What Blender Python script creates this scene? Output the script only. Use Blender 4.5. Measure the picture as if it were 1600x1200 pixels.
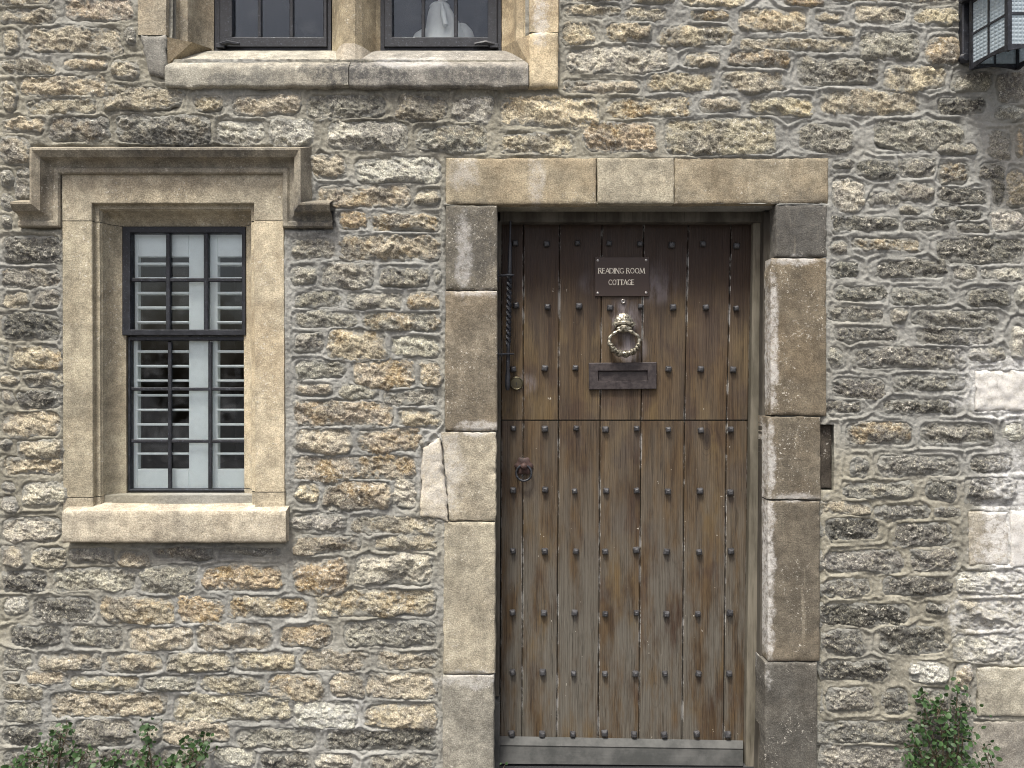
import bpy, math, random
import numpy as np
from mathutils import Vector
R = math.radians
for o in list(bpy.data.objects): bpy.data.objects.remove(o)
SC = bpy.context.scene
C = SC.collection
# ------------------------------------------------------------------ camera, sky, sun, exposure
S = 0.0022            # metres per photo pixel on the wall plane (Y = 0)
D = 2.66              # camera to wall
CZ = 1.40            # camera height
cam = bpy.data.cameras.new('camera'); cam.sensor_width = 36; cam.lens = 36 * (D / S) / 1600
cam.clip_end = 2000; cam.clip_start = 0.05
co = bpy.data.objects.new('camera', cam); C.objects.link(co)
co.location = (0, -D, CZ); co.rotation_euler = (R(90), 0, 0); SC.camera = co
SUN_EL, SUN_AZ = 66.0, 205.0         # azimuth clockwise from +Y: front left of the wall
world = bpy.data.worlds.new('World'); SC.world = world; world.use_nodes = True
wn = world.node_tree.nodes; bg = wn['Background']
sky = wn.new('ShaderNodeTexSky'); sky.sky_type = 'NISHITA'; sky.sun_disc = False
sky.sun_elevation = R(SUN_EL); sky.sun_rotation = R(SUN_AZ); sky.air_density = 1.0; sky.dust_density = 7.0; sky.ozone_density = 0.2
world.node_tree.links.new(sky.outputs[0], bg.inputs[0]); bg.inputs[1].default_value = 0.06
sl = bpy.data.lights.new('sun', 'SUN'); sl.energy = 1.5; sl.angle = R(12); sl.color = (1, .985, .94)
so = bpy.data.objects.new('sun', sl); C.objects.link(so)
sd = Vector((math.sin(R(SUN_AZ)) * math.cos(R(SUN_EL)), math.cos(R(SUN_AZ)) * math.cos(R(SUN_EL)), math.sin(R(SUN_EL))))
so.rotation_euler = sd.to_track_quat('Z', 'Y').to_euler(); so.location = (-2, -4, 6)
SC.view_settings.view_transform = 'Standard'; SC.view_settings.look = 'None'
SC.view_settings.exposure = 1.86; SC.view_settings.gamma = 1; SC.cycles.filter_width = 1.0; SC.view_settings.use_curve_mapping = False

BLOOM = [(1578, 610, 80, 60, .9), (1585, 830, 60, 140, .95), (1570, 960, 80, 90, .7), (690, 740, 40, 70, .45), (520, 1120, 60, 30, .4), (1520, 560, 40, 40, .4), (1207, 540, 9, 110, .7), (1203, 720, 8, 70, .65), (1199, 900, 11, 140, .75), (1245, 408, 50, 9, .6), (735, 458, 46, 7, .5), (750, 668, 40, 12, .55), (838, 285, 14, 50, .35), (722, 270, 26, 30, .35), (725, 400, 14, 70, .45), (1240, 776, 50, 8, .5), (740, 1060, 60, 14, .45), (640, 95, 60, 16, .5), (845, 30, 14, 40, .6)]
SOOT = [(640, 165, 150, 42, .55), (265, 222, 90, 22, .8), (487, 345, 44, 34, .7), (300, 240, 180, 14, .55), (560, 116, 95, 28, .9), (725, 120, 85, 20, .75), (370, 128, 70, 8, .6), (430, 115, 40, 22, .5), (740, 380, 50, 75, .45), (1250, 350, 50, 60, .4), (100, 205, 60, 26, .4), (40, 480, 60, 110, .25), (280, 868, 180, 16, .4)]
rng = np.random.default_rng(11); random.seed(5)

def W(px, py, d=0.0):
    "the place at depth d (behind the wall plane) seen at photo pixel px, py"
    k = (D + d) / D * S
    return Vector(((px - 800) * k, d, CZ + (600 - py) * k))
def P(px, py, d=0.0):
    "wall grid units: no perspective"
    return Vector(((px - 800) * S, d, CZ + (600 - py) * S))

# ------------------------------------------------------------------ noise
def _h(ix, iy, iz, seed):
    n = (ix.astype(np.int64) * 374761393 + iy.astype(np.int64) * 668265263 + iz.astype(np.int64) * 2147483647 + seed * 974634777) & 0xffffffff
    n = ((n ^ (n >> 13)) * 1274126177) & 0xffffffff
    n = ((n ^ (n >> 16)) * 2246822519) & 0xffffffff
    return ((n ^ (n >> 15)) & 0xffffff) / float(0xffffff) * 2 - 1
def vnoise(x, y, seed=0):
    x, y = np.broadcast_arrays(np.asarray(x, float), np.asarray(y, float))
    ix = np.floor(x); iy = np.floor(y); fx = x - ix; fy = y - iy
    ix = ix.astype(np.int64); iy = iy.astype(np.int64); z = np.zeros_like(ix)
    def g(a, b, dx, dy):
        t = _h(a, b, z, seed) * math.pi
        return np.cos(t) * dx + np.sin(t) * dy
    sx = fx * fx * fx * (fx * (fx * 6 - 15) + 10); sy = fy * fy * fy * (fy * (fy * 6 - 15) + 10)
    a = g(ix, iy, fx, fy); b = g(ix + 1, iy, fx - 1, fy); c = g(ix, iy + 1, fx, fy - 1); d = g(ix + 1, iy + 1, fx - 1, fy - 1)
    return 1.5 * ((a + (b - a) * sx) * (1 - sy) + (c + (d - c) * sx) * sy)
def fbm(x, y, seed=0, oct=4, gain=.5):
    s = 0; a = 1.0
    for i in range(oct):
        s = s + a * vnoise(x * 2 ** i, y * 2 ** i, seed + i * 17); a *= gain
    return s
def ridged(x, y, seed=0, oct=4, gain=.55):
    s = 0; a = 1.0
    for i in range(oct):
        s = s + a * (1 - 2 * np.abs(vnoise(x * 2 ** i, y * 2 ** i, seed + i * 31))); a *= gain
    return s * .5
def undul(px, py):
    return .006 * vnoise(np.asarray(px) / 330., np.asarray(py) / 240., 77)

# ------------------------------------------------------------------ objects
def props(o, label=None, cat=None, group=None, kind=None):
    if label: o['label'] = label
    if cat: o['category'] = cat
    if group: o['group'] = group
    if kind: o['kind'] = kind
    return o
def thing(name, label, cat, loc, group=None):
    o = bpy.data.objects.new(name, None); C.objects.link(o); o.location = loc; o.empty_display_size = .1
    return props(o, label, cat, group, 'thing')
def wloc(o):
    v = Vector((0, 0, 0))
    while o: v = v + o.location; o = o.parent
    return v
def link(name, me, parent=None, at=(0, 0, 0), color=None, kind=None):
    o = bpy.data.objects.new(name, me); C.objects.link(o)
    at = Vector(at)
    if parent: o.parent = parent; o.location = at - wloc(parent)
    else: o.location = at
    if color is not None: o.color = color
    if kind: o['kind'] = kind
    return o
def npmesh(name, v, q, mat, parent=None, color=None, smooth=True, sharp=None, kind=None, origin=None):
    v = np.asarray(v, float).reshape(-1, 3); q = np.asarray(q, np.int32).reshape(-1, 4)
    c = v.mean(0) if origin is None else np.array(origin, float)
    me = bpy.data.meshes.new(name)
    me.vertices.add(len(v)); me.vertices.foreach_set('co', (v - c).astype(np.float32).ravel())
    me.loops.add(q.size); me.loops.foreach_set('vertex_index', q.ravel())
    me.polygons.add(len(q)); me.polygons.foreach_set('loop_start', np.arange(0, q.size, 4, dtype=np.int32))
    me.update(calc_edges=True); me.validate()
    me.polygons.foreach_set('use_smooth', np.full(len(q), smooth, bool))
    if sharp: me.set_sharp_from_angle(angle=R(sharp))
    me.materials.append(mat)
    return link(name, me, parent, c, color, kind)
def gridq(ny, nx):
    i = np.arange(ny * nx).reshape(ny, nx)
    return np.stack([i[:-1, :-1], i[1:, :-1], i[1:, 1:], i[:-1, 1:]], -1).reshape(-1, 4)
class MB:
    def __init__(s): s.v = []; s.f = []; s.sm = []
    def add(s, vs, fs, sm=False):
        b = len(s.v); s.v += [Vector(v) for v in vs]; s.f += [[b + i for i in f] for f in fs]; s.sm += [sm] * len(fs); return s
    def hexa(s, a, b):      # a, b: two loops of equal length joined into a solid
        n = len(a)
        return s.add(list(a) + list(b), [list(range(n))[::-1], list(range(n, 2 * n))] + [[i, (i + 1) % n, n + (i + 1) % n, n + i] for i in range(n)])
    def box(s, lo, hi, bev=0):
        (x0, y0, z0), (x1, y1, z1) = lo, hi
        if bev <= 0:
            return s.hexa([(x0, y1, z0), (x1, y1, z0), (x1, y1, z1), (x0, y1, z1)], [(x0, y0, z0), (x1, y0, z0), (x1, y0, z1), (x0, y0, z1)])
        e = bev
        l0 = [(x0, y1, z0), (x1, y1, z0), (x1, y1, z1), (x0, y1, z1)]
        l1 = [(x0, y0 + e, z0), (x1, y0 + e, z0), (x1, y0 + e, z1), (x0, y0 + e, z1)]
        l2 = [(x0 + e, y0, z0 + e), (x1 - e, y0, z0 + e), (x1 - e, y0, z1 - e), (x0 + e, y0, z1 - e)]
        return s.loft([l0, l1, l2])
    def loft(s, rings, caps=True, sm=False, closed=True):
        n = len(rings[0]); vs = [v for r in rings for v in r]; fs = []
        for k in range(len(rings) - 1):
            for i in range(n if closed else n - 1):
                j = (i + 1) % n
                fs.append([k * n + i, k * n + j, (k + 1) * n + j, (k + 1) * n + i])
        if caps: fs += [list(range(n))[::-1], [(len(rings) - 1) * n + i for i in range(n)]]
        return s.add(vs, fs, sm)
    def tube(s, pts, rad, n=8, closed=False):
        pts = [Vector(p) for p in pts]; m = len(pts); rr = rad if hasattr(rad, '__len__') else [rad] * m
        rings = []; up = Vector((.13, .31, .94))
        for i in range(m):
            a = pts[(i - 1) % m] if (closed or i > 0) else pts[i]; b = pts[(i + 1) % m] if (closed or i < m - 1) else pts[i]
            t = (b - a).normalized(); u = t.cross(up).normalized(); w = u.cross(t)
            rings.append([pts[i] + (u * math.cos(k * 2 * math.pi / n) + w * math.sin(k * 2 * math.pi / n)) * rr[i] for k in range(n)])
        if closed: rings.append(rings[0])
        return s.loft(rings, caps=not closed, sm=True)
    def lathe(s, c, prof, n=20, axis='y', sx=1, sz=1):   # prof: (radius, offset along axis)
        c = Vector(c); rings = []
        for r, h in prof:
            ring = []
            for k in range(n):
                t = k * 2 * math.pi / n
                ring.append(c + (Vector((r * math.cos(t) * sx, h, r * math.sin(t) * sz)) if axis == 'y' else Vector((r * math.cos(t) * sx, r * math.sin(t) * sz, h))))
            rings.append(ring)
        return s.loft(rings, sm=True)
    def obj(s, name, mat, parent=None, color=None, at=None, sharp=40, kind=None):
        c = Vector(at) if at is not None else (sum(s.v, Vector()) / len(s.v))
        me = bpy.data.meshes.new(name); me.from_pydata([v - c for v in s.v], [], s.f)
        me.polygons.foreach_set('use_smooth', s.sm); me.update()
        import bmesh
        bm = bmesh.new(); bm.from_mesh(me); bmesh.ops.recalc_face_normals(bm, faces=bm.faces[:]); bm.to_mesh(me); bm.free()
        if sharp and any(s.sm): me.set_sharp_from_angle(angle=R(sharp))
        me.materials.append(mat)
        return link(name, me, parent, c, color, kind)

# ------------------------------------------------------------------ materials
class M:
    def __init__(s, name, rough=.9, spec=.25):
        s.m = bpy.data.materials.new(name); s.m.use_nodes = True; s.t = s.m.node_tree
        s.b = s.t.nodes['Principled BSDF']; s.b.inputs['Roughness'].default_value = rough
        s.b.inputs['Specular IOR Level'].default_value = spec
    def n(s, typ, ins=None, **pr):
        x = s.t.nodes.new('ShaderNode' + typ)
        for k, v in pr.items(): setattr(x, k, v)
        for k, v in (ins or {}).items(): s.put(x.inputs[k], v)
        return x
    def put(s, sock, v):
        if isinstance(v, bpy.types.NodeSocket): s.t.links.new(v, sock)
        elif sock.type == 'VECTOR' and not hasattr(v, '__len__'): sock.default_value = (v, v, v)
        else: sock.default_value = (tuple(v) + (1,)) if (hasattr(v, '__len__') and len(v) == 3 and sock.type == 'RGBA') else v
    def math(s, op, a, b=0.0, clamp=False):
        x = s.n('Math', operation=op, use_clamp=clamp); s.put(x.inputs[0], a); s.put(x.inputs[1], b); return x.outputs[0]
    def mix(s, f, a, b, blend='MIX'):
        x = s.n('Mix', data_type='RGBA', blend_type=blend); s.put(x.inputs[0], f); s.put(x.inputs[6], a); s.put(x.inputs[7], b); return x.outputs[2]
    def mr(s, v, a, b, c=0.0, d=1.0):
        x = s.n('MapRange', interpolation_type='SMOOTHSTEP'); s.put(x.inputs[0], v)
        for i, k in enumerate((a, b, c, d)): s.put(x.inputs[i + 1], k)
        return x.outputs[0]
    def noise(s, vec, scale, detail=4, rough=.55, dist=0.0):
        return s.n('TexNoise', {'Vector': vec, 'Scale': scale, 'Detail': detail, 'Roughness': rough, 'Distortion': dist}).outputs['Fac']
    def pos(s): return s.n('NewGeometry').outputs['Position']
    def scaled(s, vec, sc):
        x = s.n('VectorMath', operation='MULTIPLY'); s.put(x.inputs[0], vec); x.inputs[1].default_value = sc; return x.outputs[0]
    def offs(s, vec, fac):
        x = s.n('VectorMath', operation='ADD'); s.put(x.inputs[0], vec); s.put(x.inputs[1], fac); return x.outputs[0]
    def bump(s, h, strength, dist, prev=None):
        x = s.n('Bump', {'Height': h, 'Strength': strength, 'Distance': dist})
        if prev is not None: s.put(x.inputs['Normal'], prev)
        return x.outputs[0]
    def done(s, col=None, nrm=None, rough=None, metal=None):
        if col is not None: s.put(s.b.inputs['Base Color'], col)
        if nrm is not None: s.put(s.b.inputs['Normal'], nrm)
        if rough is not None: s.put(s.b.inputs['Roughness'], rough)
        if metal is not None: s.put(s.b.inputs['Metallic'], metal)
        return s.m

def stains(m, c, zones, col, nscale=11):
    "weather marks with their own shape: black crust or white bloom at given places on the wall"
    P0 = m.pos(); tot = None
    wob = m.math('MULTIPLY', m.math('SUBTRACT', m.noise(m.offs(P0, 31), nscale, 9, .78), .5), 3.2)
    for (x, y, rx, ry, a) in zones:
        q = P(x, y); d = m.n('VectorMath', operation='SUBTRACT'); m.put(d.inputs[0], P0); d.inputs[1].default_value = q
        e = m.scaled(d.outputs[0], (1 / (rx * S), 0, 1 / (ry * S))); ln = m.n('VectorMath', operation='LENGTH'); m.put(ln.inputs[0], e)
        f = m.math('MULTIPLY', m.mr(m.math('ADD', ln.outputs['Value'], wob), 1.15, .55), a)
        tot = f if tot is None else m.math('MAXIMUM', tot, f)
    tot = m.math('MULTIPLY', tot, m.mr(m.noise(m.offs(P0, 17), 58, 6, .75), .36, .58, .22, 1.0))
    return m.mix(tot, c, col)
def mat_rubble():
    m = M('rubble_stone', .95, .12)
    oi = m.n('ObjectInfo'); rnd = m.math('MULTIPLY', oi.outputs['Random'], 37.0)
    p = m.offs(m.pos(), rnd)
    base = oi.outputs['Color']; och = oi.outputs['Alpha']
    n1 = m.noise(p, 22, 9, .74); n2 = m.noise(p, 85, 6, .78); n4 = m.noise(m.offs(p, 21), 210, 3, .7); n3 = m.noise(m.offs(p, 5.3), 6.5, 5, .6)
    c = m.mix(m.mr(n1, .3, .7), m.mix(1, base, (.66, .66, .68), 'MULTIPLY'), m.mix(1, base, (1.28, 1.26, 1.16), 'MULTIPLY'))
    om = m.math('MULTIPLY', m.mr(m.noise(m.offs(p, 9.1), 11, 6, .65), .47, .6), och)
    c = m.mix(om, c, m.mix(m.mr(n2, .35, .65), (.19, .125, .06), (.52, .41, .235)))
    c = m.mix(m.math('MULTIPLY', m.mr(n3, .50, .64), .72), c, m.mix(n2, (.07, .069, .066), (.21, .205, .19)))       # soot and weathering
    c = m.mix(m.math('MULTIPLY', m.mr(n2, .50, .62), .75), c, m.mix(.6, c, (.66, .63, .49)))                          # pale fresh grains
    lich = m.math('MULTIPLY', m.mr(m.noise(p, 85, 5, .6), .57, .64), m.mr(m.noise(m.offs(p, 2.2), 9, 4), .47, .6))
    c = m.mix(m.math('MULTIPLY', lich, .8), c, (.60, .58, .53))
    c = m.mix(1, c, m.mix(m.mr(n4, .34, .66), (.56, .55, .54), (1.38, 1.37, 1.34)), 'MULTIPLY')
    pits = m.mr(m.noise(m.scaled(p, (1, 1, 1.7)), 110, 4, .6), .36, .27)
    c = m.mix(m.math('MULTIPLY', pits, .8), c, m.mix(1, c, (.35, .34, .33), 'MULTIPLY'))
    rim = m.n('Attribute'); rim.attribute_name = 'rim'
    rm = m.mr(m.math('ADD', rim.outputs['Fac'], m.math('MULTIPLY', m.math('SUBTRACT', m.noise(m.offs(p, 14), 24, 7, .72), .5), 2.0)), .26, .58)
    c = m.mix(m.math('MULTIPLY', rm, .85), c, m.mix(n2, (.20, .20, .182), (.35, .348, .312)))            # mortar smeared over the edges
    c = stains(m, c, SOOT, (.05, .05, .05)); c = stains(m, c, BLOOM, m.mix(n2, (.42, .42, .41), (.72, .72, .70)))
    f1 = m.noise(m.scaled(p, (1, 1, 1.5)), 110, 8, .75); f2 = m.noise(p, 260, 4, .6)
    v = m.n('TexVoronoi', {'Vector': m.scaled(p, (1, 1, 1.5)), 'Scale': 55.0}, feature='F1').outputs['Distance']
    b = m.bump(f1, 1.0, .010); b = m.bump(v, .2, .004, b); b = m.bump(f2, .5, .0018, b)
    return m.done(c, b)
def mat_mortar():
    m = M('lime_mortar', .95, .1); p = m.pos()
    n1 = m.noise(p, 5, 6, .6); n2 = m.noise(p, 130, 6, .72); n3 = m.noise(m.offs(p, 4), 1.1, 3, .5)
    c = m.mix(m.mr(n1, .35, .68), (.215, .215, .198), (.305, .304, .28))
    c = m.mix(m.mr(n3, .45, .62), c, m.mix(1, c, (.95, .9, .78), 'MULTIPLY'))
    c = m.mix(m.math('MULTIPLY', m.mr(n2, .52, .70), .6), c, (.42, .41, .36)); c = m.mix(m.math('MULTIPLY', m.mr(n2, .46, .30), .55), c, m.mix(1, c, (.5, .49, .47), 'MULTIPLY'))
    c = m.mix(m.math('MULTIPLY', m.mr(m.noise(m.offs(p, 8), 7, 8, .7), .52, .70), .6), c, (.10, .098, .09))
    c = stains(m, c, SOOT, (.05, .05, .05)); c = stains(m, c, BLOOM, m.mix(n2, (.42, .42, .41), (.70, .70, .68)))
    b = m.bump(m.noise(p, 60, 8, .68), .8, .007); b = m.bump(m.noise(p, 420, 3, .6), .4, .0012, b)
    return m.done(c, b)
def mat_dressed():
    m = M('dressed_stone', .92, .15)
    oi = m.n('ObjectInfo'); p = m.offs(m.pos(), m.math('MULTIPLY', oi.outputs['Random'], 23.0))
    base = oi.outputs['Color']; och = oi.outputs['Alpha']
    n1 = m.noise(p, 7, 6, .62); nv = m.noise(m.scaled(p, (5, 5, .7)), 4, 5, .6); n2 = m.noise(p, 60, 6, .68)
    c = m.mix(m.mr(n1, .3, .7), m.mix(1, base, (.74, .73, .72), 'MULTIPLY'), m.mix(1, base, (1.18, 1.16, 1.12), 'MULTIPLY'))
    c = m.mix(m.math('MULTIPLY', m.mr(m.noise(m.offs(p, 3.3), 4.5, 4, .6), .42, .62), och), c, m.mix(n2, (.26, .18, .10), (.40, .30, .17)))
    c = m.mix(m.math('MULTIPLY', m.mr(nv, .5, .7), .28), c, m.mix(1, c, (.5, .49, .48), 'MULTIPLY'))
    c = m.mix(m.math('MULTIPLY', m.mr(m.noise(m.scaled(m.offs(p, 6), (6, 6, .6)), 5, 4, .6), .60, .75), .28), c, (.46, .42, .33))
    lich = m.math('MULTIPLY', m.mr(m.noise(p, 120, 5, .62), .58, .66), m.mr(m.noise(m.offs(p, 1.7), 6, 5, .6), .46, .62))
    c = m.mix(m.math('MULTIPLY', lich, .75), c, (.58, .56, .5))
    c = m.mix(m.math('MULTIPLY', m.mr(n2, .40, .28), .5), c, m.mix(1, c, (.5, .48, .46), 'MULTIPLY'))
    n5 = m.noise(p, 210, 4, .7); n6 = m.noise(m.offs(p, 12), 26, 7, .72)
    c = m.mix(1, c, m.mix(m.mr(n5, .34, .66), (.74, .73, .72), (1.24, 1.235, 1.22)), 'MULTIPLY')
    c = m.mix(1, c, m.mix(m.mr(n6, .34, .66), (.77, .765, .76), (1.19, 1.185, 1.175)), 'MULTIPLY')
    c = stains(m, c, SOOT, m.mix(n5, (.04, .04, .04), (.10, .1, .097))); c = stains(m, c, BLOOM, m.mix(n5, (.45, .44, .42), (.68, .67, .64)))
    b = m.bump(m.noise(p, 40, 8, .68), .6, .005); b = m.bump(m.noise(p, 240, 5, .7), .8, .0026, b)
    return m.done(c, b)
def mat_door():
    m = M('oak_door', .62, .3); P0 = m.pos(); oi = m.n('ObjectInfo'); rnd = m.math('MULTIPLY', oi.outputs['Random'], 19.0)
    p = m.offs(P0, rnd); z = m.n('SeparateXYZ', {0: P0}).outputs['Z']; nrm = m.n('NewGeometry').outputs['True Normal']
    nx = m.math('ABSOLUTE', m.n('SeparateXYZ', {0: nrm}).outputs['X'])
    ds = m.noise(p, 5, 3, .5, 0)
    gr = m.n('VectorMath', {0: m.scaled(p, (1, 1, .028))}, operation='ADD'); m.put(gr.inputs[1], m.math('MULTIPLY', ds, .012))
    g1 = m.noise(gr.outputs[0], 230, 5, .68); g2 = m.noise(m.scaled(p, (1, 1, .09)), 34, 7, .7); g3 = m.noise(m.scaled(p, (1, 1, .35)), 9, 5, .62)
    wx = m.n('TexWave', {'Vector': gr.outputs[0], 'Scale': 44.0, 'Distortion': 9.0, 'Detail': 3.0, 'Detail Scale': 1.5}, wave_type='BANDS', bands_direction='X').outputs['Fac']
    c = m.mix(m.mr(g2, .3, .7), (.036, .0225, .0125), (.108, .073, .038))
    c = m.mix(m.math('MULTIPLY', m.mr(g3, .52, .68), .65), c, (.13, .090, .040))
    c = m.mix(m.math('MULTIPLY', m.mr(m.noise(m.offs(p, 7), 5, 4, .6), .5, .65), .55), c, (.040, .023, .018))
    low = m.mr(z, 1.45, .45)
    gm = m.math('MULTIPLY', m.mr(m.noise(m.scaled(m.offs(p, 3), (1, 1, .22)), 14, 6, .66), .36, .60), m.math('ADD', .18, m.math('MULTIPLY', low, .82)))
    c = m.mix(gm, c, m.mix(g1, (.058, .053, .043), (.155, .142, .116)))                         # silvered, rain-washed wood towards the foot
    c = m.mix(m.math('MULTIPLY', m.mr(g1, .48, .30), .75), c, m.mix(1, c, (.32, .29, .27), 'MULTIPLY'))
    c = m.mix(m.math('MULTIPLY', m.mr(wx, .6, .15), .35), c, m.mix(1, c, (.45, .42, .4), 'MULTIPLY'))
    kn = m.n('TexVoronoi', {'Vector': m.scaled(P0, (4.2, 4.2, 1.7)), 'Scale': 1.0, 'Randomness': 1.0}, feature='F1')
    kd = m.math('ADD', kn.outputs['Distance'], m.math('MULTIPLY', m.math('SUBTRACT', g3, .5), .06))
    c = m.mix(m.math('MULTIPLY', m.mr(kd, .085, .03), .75), c, (.022, .017, .014))
    c = m.mix(m.math('MULTIPLY', m.mr(m.math('ABSOLUTE', m.math('SINE', m.math('MULTIPLY', kd, 95.0))), .5, .1), m.math('MULTIPLY', m.mr(kd, .2, .06), .45)), c, m.mix(1, c, (.4, .37, .35), 'MULTIPLY'))
    # polish bloom round the plate and knocker
    for (qx, qy, rad, amt) in ((1028, 440, .10, .85), (922, 440, .055, .75), (974, 495, .085, .8), (985, 545, .075, .6), (822, 600, .05, .45)):
        q = W(qx, qy, .13); dv = m.n('VectorMath', operation='DISTANCE'); m.put(dv.inputs[0], P0); dv.inputs[1].default_value = q
        f = m.math('MULTIPLY', m.mr(dv.outputs['Value'], rad, rad * .2), m.mr(m.noise(m.scaled(p, (1, 1, .3)), 30, 6, .65), .36, .66))
        c = m.mix(m.math('MULTIPLY', f, amt), c, (.32, .30, .325))
    spots = m.mr(m.noise(m.offs(P0, 2.5), 55, 2, .5), .765, .785)
    c = m.mix(m.math('MULTIPLY', spots, .7), c, (.5, .47, .4))
    c = m.mix(m.math('MULTIPLY', m.mr(m.math('ADD', z, m.math('MULTIPLY', m.noise(m.scaled(P0, (1, 1, .2)), 8, 5, .6), .3)), 1.70, 1.98), .88), c, m.mix(g1, (.012, .007, .005), (.034, .019, .013)))      # darker unfaded wood, deepened by lintel shade painted into the colour
    seam = m.math('MULTIPLY', m.mr(nx, .3, .6), m.mr(m.noise(m.scaled(P0, (1, 1, .6)), 20, 7, .78), .50, .60))
    c = m.mix(m.math('MULTIPLY', seam, .75), c, (.50, .50, .48))
    b = m.bump(g1, .6, .0022); b = m.bump(wx, .3, .0016, b)
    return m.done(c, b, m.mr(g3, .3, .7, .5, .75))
def mat_frame_wood(name, a, bcol):
    m = M(name, .8, .2); p = m.pos(); g = m.noise(m.scaled(p, (1, 1, .04)), 120, 5, .65); n = m.noise(m.scaled(p, (1, 1, .3)), 12, 5, .6)
    c = m.mix(m.mr(n, .35, .65), a, bcol); c = m.mix(m.math('MULTIPLY', m.mr(g, .48, .3), .7), c, m.mix(1, c, (.4, .38, .36), 'MULTIPLY'))
    return m.done(c, m.bump(g, .6, .002))
def mat_board():
    m = M('grey_board', .75, .25); p = m.pos(); g = m.noise(m.scaled(p, (.06, 1, 1)), 90, 5, .65); n = m.noise(p, 10, 6, .65)
    c = m.mix(m.mr(n, .35, .65), (.042, .044, .042), (.085, .086, .082)); c = m.mix(m.math('MULTIPLY', m.mr(g, .48, .3), .5), c, (.06, .06, .058))
    return m.done(c, m.bump(g, .4, .0015))
def mat_iron(name, a, b_, rough=.5, spec=.4, wear=(.2, .2, .22), wa=.4, sc=40):
    m = M(name, rough, spec); p = m.pos(); n = m.noise(p, sc, 6, .65); w = m.noise(m.offs(p, 4), 150, 4, .65)
    c = m.mix(m.mr(n, .35, .65), a, b_); c = m.mix(m.math('MULTIPLY', m.mr(w, .56, .68), wa), c, wear)
    return m.done(c, m.bump(m.noise(p, 160, 5, .6), .4, .0015), m.mr(n, .3, .7, rough - .1, rough + .15))
def mat_plain(name, col, rough=.6, spec=.3, var=.12, bump=.15, metal=0, sc=30):
    m = M(name, rough, spec); p = m.pos(); n = m.noise(p, sc, 6, .6)
    c = m.mix(n, tuple(x * (1 - var) for x in col), tuple(min(1, x * (1 + var)) for x in col))
    return m.done(c, m.bump(m.noise(p, 140, 4, .6), bump, .001), None, metal)
def mat_brass():
    m = M('old_brass', .33, .5); p = m.pos(); n = m.noise(p, 95, 6, .7)
    c = m.mix(m.mr(n, .42, .6), (.40, .375, .30), (.07, .062, .045))
    return m.done(c, m.bump(m.noise(p, 220, 4, .6), .3, .0012), m.mr(n, .3, .7, .34, .6), .8)
def mat_glass():
    m = M('window_glass', .03); t = m.t
    tr = m.n('BsdfTransparent'); tr.inputs[0].default_value = (.97, .985, .99, 1)
    gl = m.n('BsdfGlossy', {'Roughness': .02}); gl.inputs[0].default_value = (.9, .95, 1, 1)
    fr = m.n('Fresnel', {'IOR': 1.5}); f = m.math('ADD', m.math('MULTIPLY', fr.outputs[0], .8), 0.0)
    p = m.pos(); bp = m.bump(m.noise(p, 6, 2, .5), .15, .01); m.put(gl.inputs['Normal'], bp)
    mx = m.n('MixShader'); m.put(mx.inputs[0], f); m.put(mx.inputs[1], tr.outputs[0]); m.put(mx.inputs[2], gl.outputs[0])
    df = m.n('BsdfDiffuse'); df.inputs[0].default_value = (.5, .52, .54, 1)
    mx2 = m.n('MixShader'); m.put(mx2.inputs[0], m.math('MULTIPLY', m.mr(m.noise(p, 14, 6, .65),   .45, .75), .04)); m.put(mx2.inputs[1], mx.outputs[0]); m.put(mx2.inputs[2], df.outputs[0])
    t.links.new(mx2.outputs[0], t.nodes['Material Output'].inputs[0]); return m.m
def mat_lantern_glass():
    m = M('rippled_glass', .25, .5); p = m.pos()
    sep = m.n('SeparateXYZ', {0: p})
    def cell(o): return m.math('ABSOLUTE', m.math('SINE', m.math('MULTIPLY', o, 250.0)))
    h = m.math('MULTIPLY', cell(m.math('ADD', sep.outputs['X'], sep.outputs['Y'])), cell(sep.outputs['Z']))
    nb = m.bump(h, .7, .003)
    tl = m.n('BsdfTranslucent'); tl.inputs[0].default_value = (.85, .92, .97, 1); m.put(tl.inputs['Normal'], nb)
    df = m.n('BsdfPrincipled', {'Roughness': .15}); df.inputs['Base Color'].default_value = (.46, .53, .57, 1); m.put(df.inputs['Normal'], nb)
    mx = m.n('MixShader'); mx.inputs[0].default_value = .5; m.put(mx.inputs[1], tl.outputs[0]); m.put(mx.inputs[2], df.outputs[0])
    m.t.links.new(mx.outputs[0], m.t.nodes['Material Output'].inputs[0]); return m.m
def mat_leaf():
    m = M('leaf_green', .5, .35); oi = m.n('ObjectInfo'); at = m.n('Attribute'); at.attribute_name = 'shade'
    p = m.pos(); n = m.noise(p, 25, 4, .6)
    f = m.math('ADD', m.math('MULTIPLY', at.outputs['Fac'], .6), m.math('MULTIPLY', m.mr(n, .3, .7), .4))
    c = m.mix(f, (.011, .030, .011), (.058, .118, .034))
    m.put(m.b.inputs['Base Color'], c)
    tl = m.n('BsdfTranslucent'); m.put(tl.inputs[0], c); mx = m.n('MixShader'); mx.inputs[0].default_value = .25
    m.put(mx.inputs[1], m.b.outputs[0]); m.put(mx.inputs[2], tl.outputs[0]); m.t.links.new(mx.outputs[0], m.t.nodes['Material Output'].inputs[0])
    return m.m
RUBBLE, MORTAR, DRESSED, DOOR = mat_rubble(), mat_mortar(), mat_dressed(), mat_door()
FRAMEW = mat_frame_wood('frame_wood', (.04, .035, .028), (.10, .092, .076)); FRAMEL = mat_frame_wood('pale_frame_wood', (.085, .077, .058), (.17, .155, .122))
BOARD = mat_board()
IRON = mat_iron('black_iron', (.008, .009, .012), (.018, .020, .026), .5, .4, (.10, .11, .14), .5)
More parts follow.
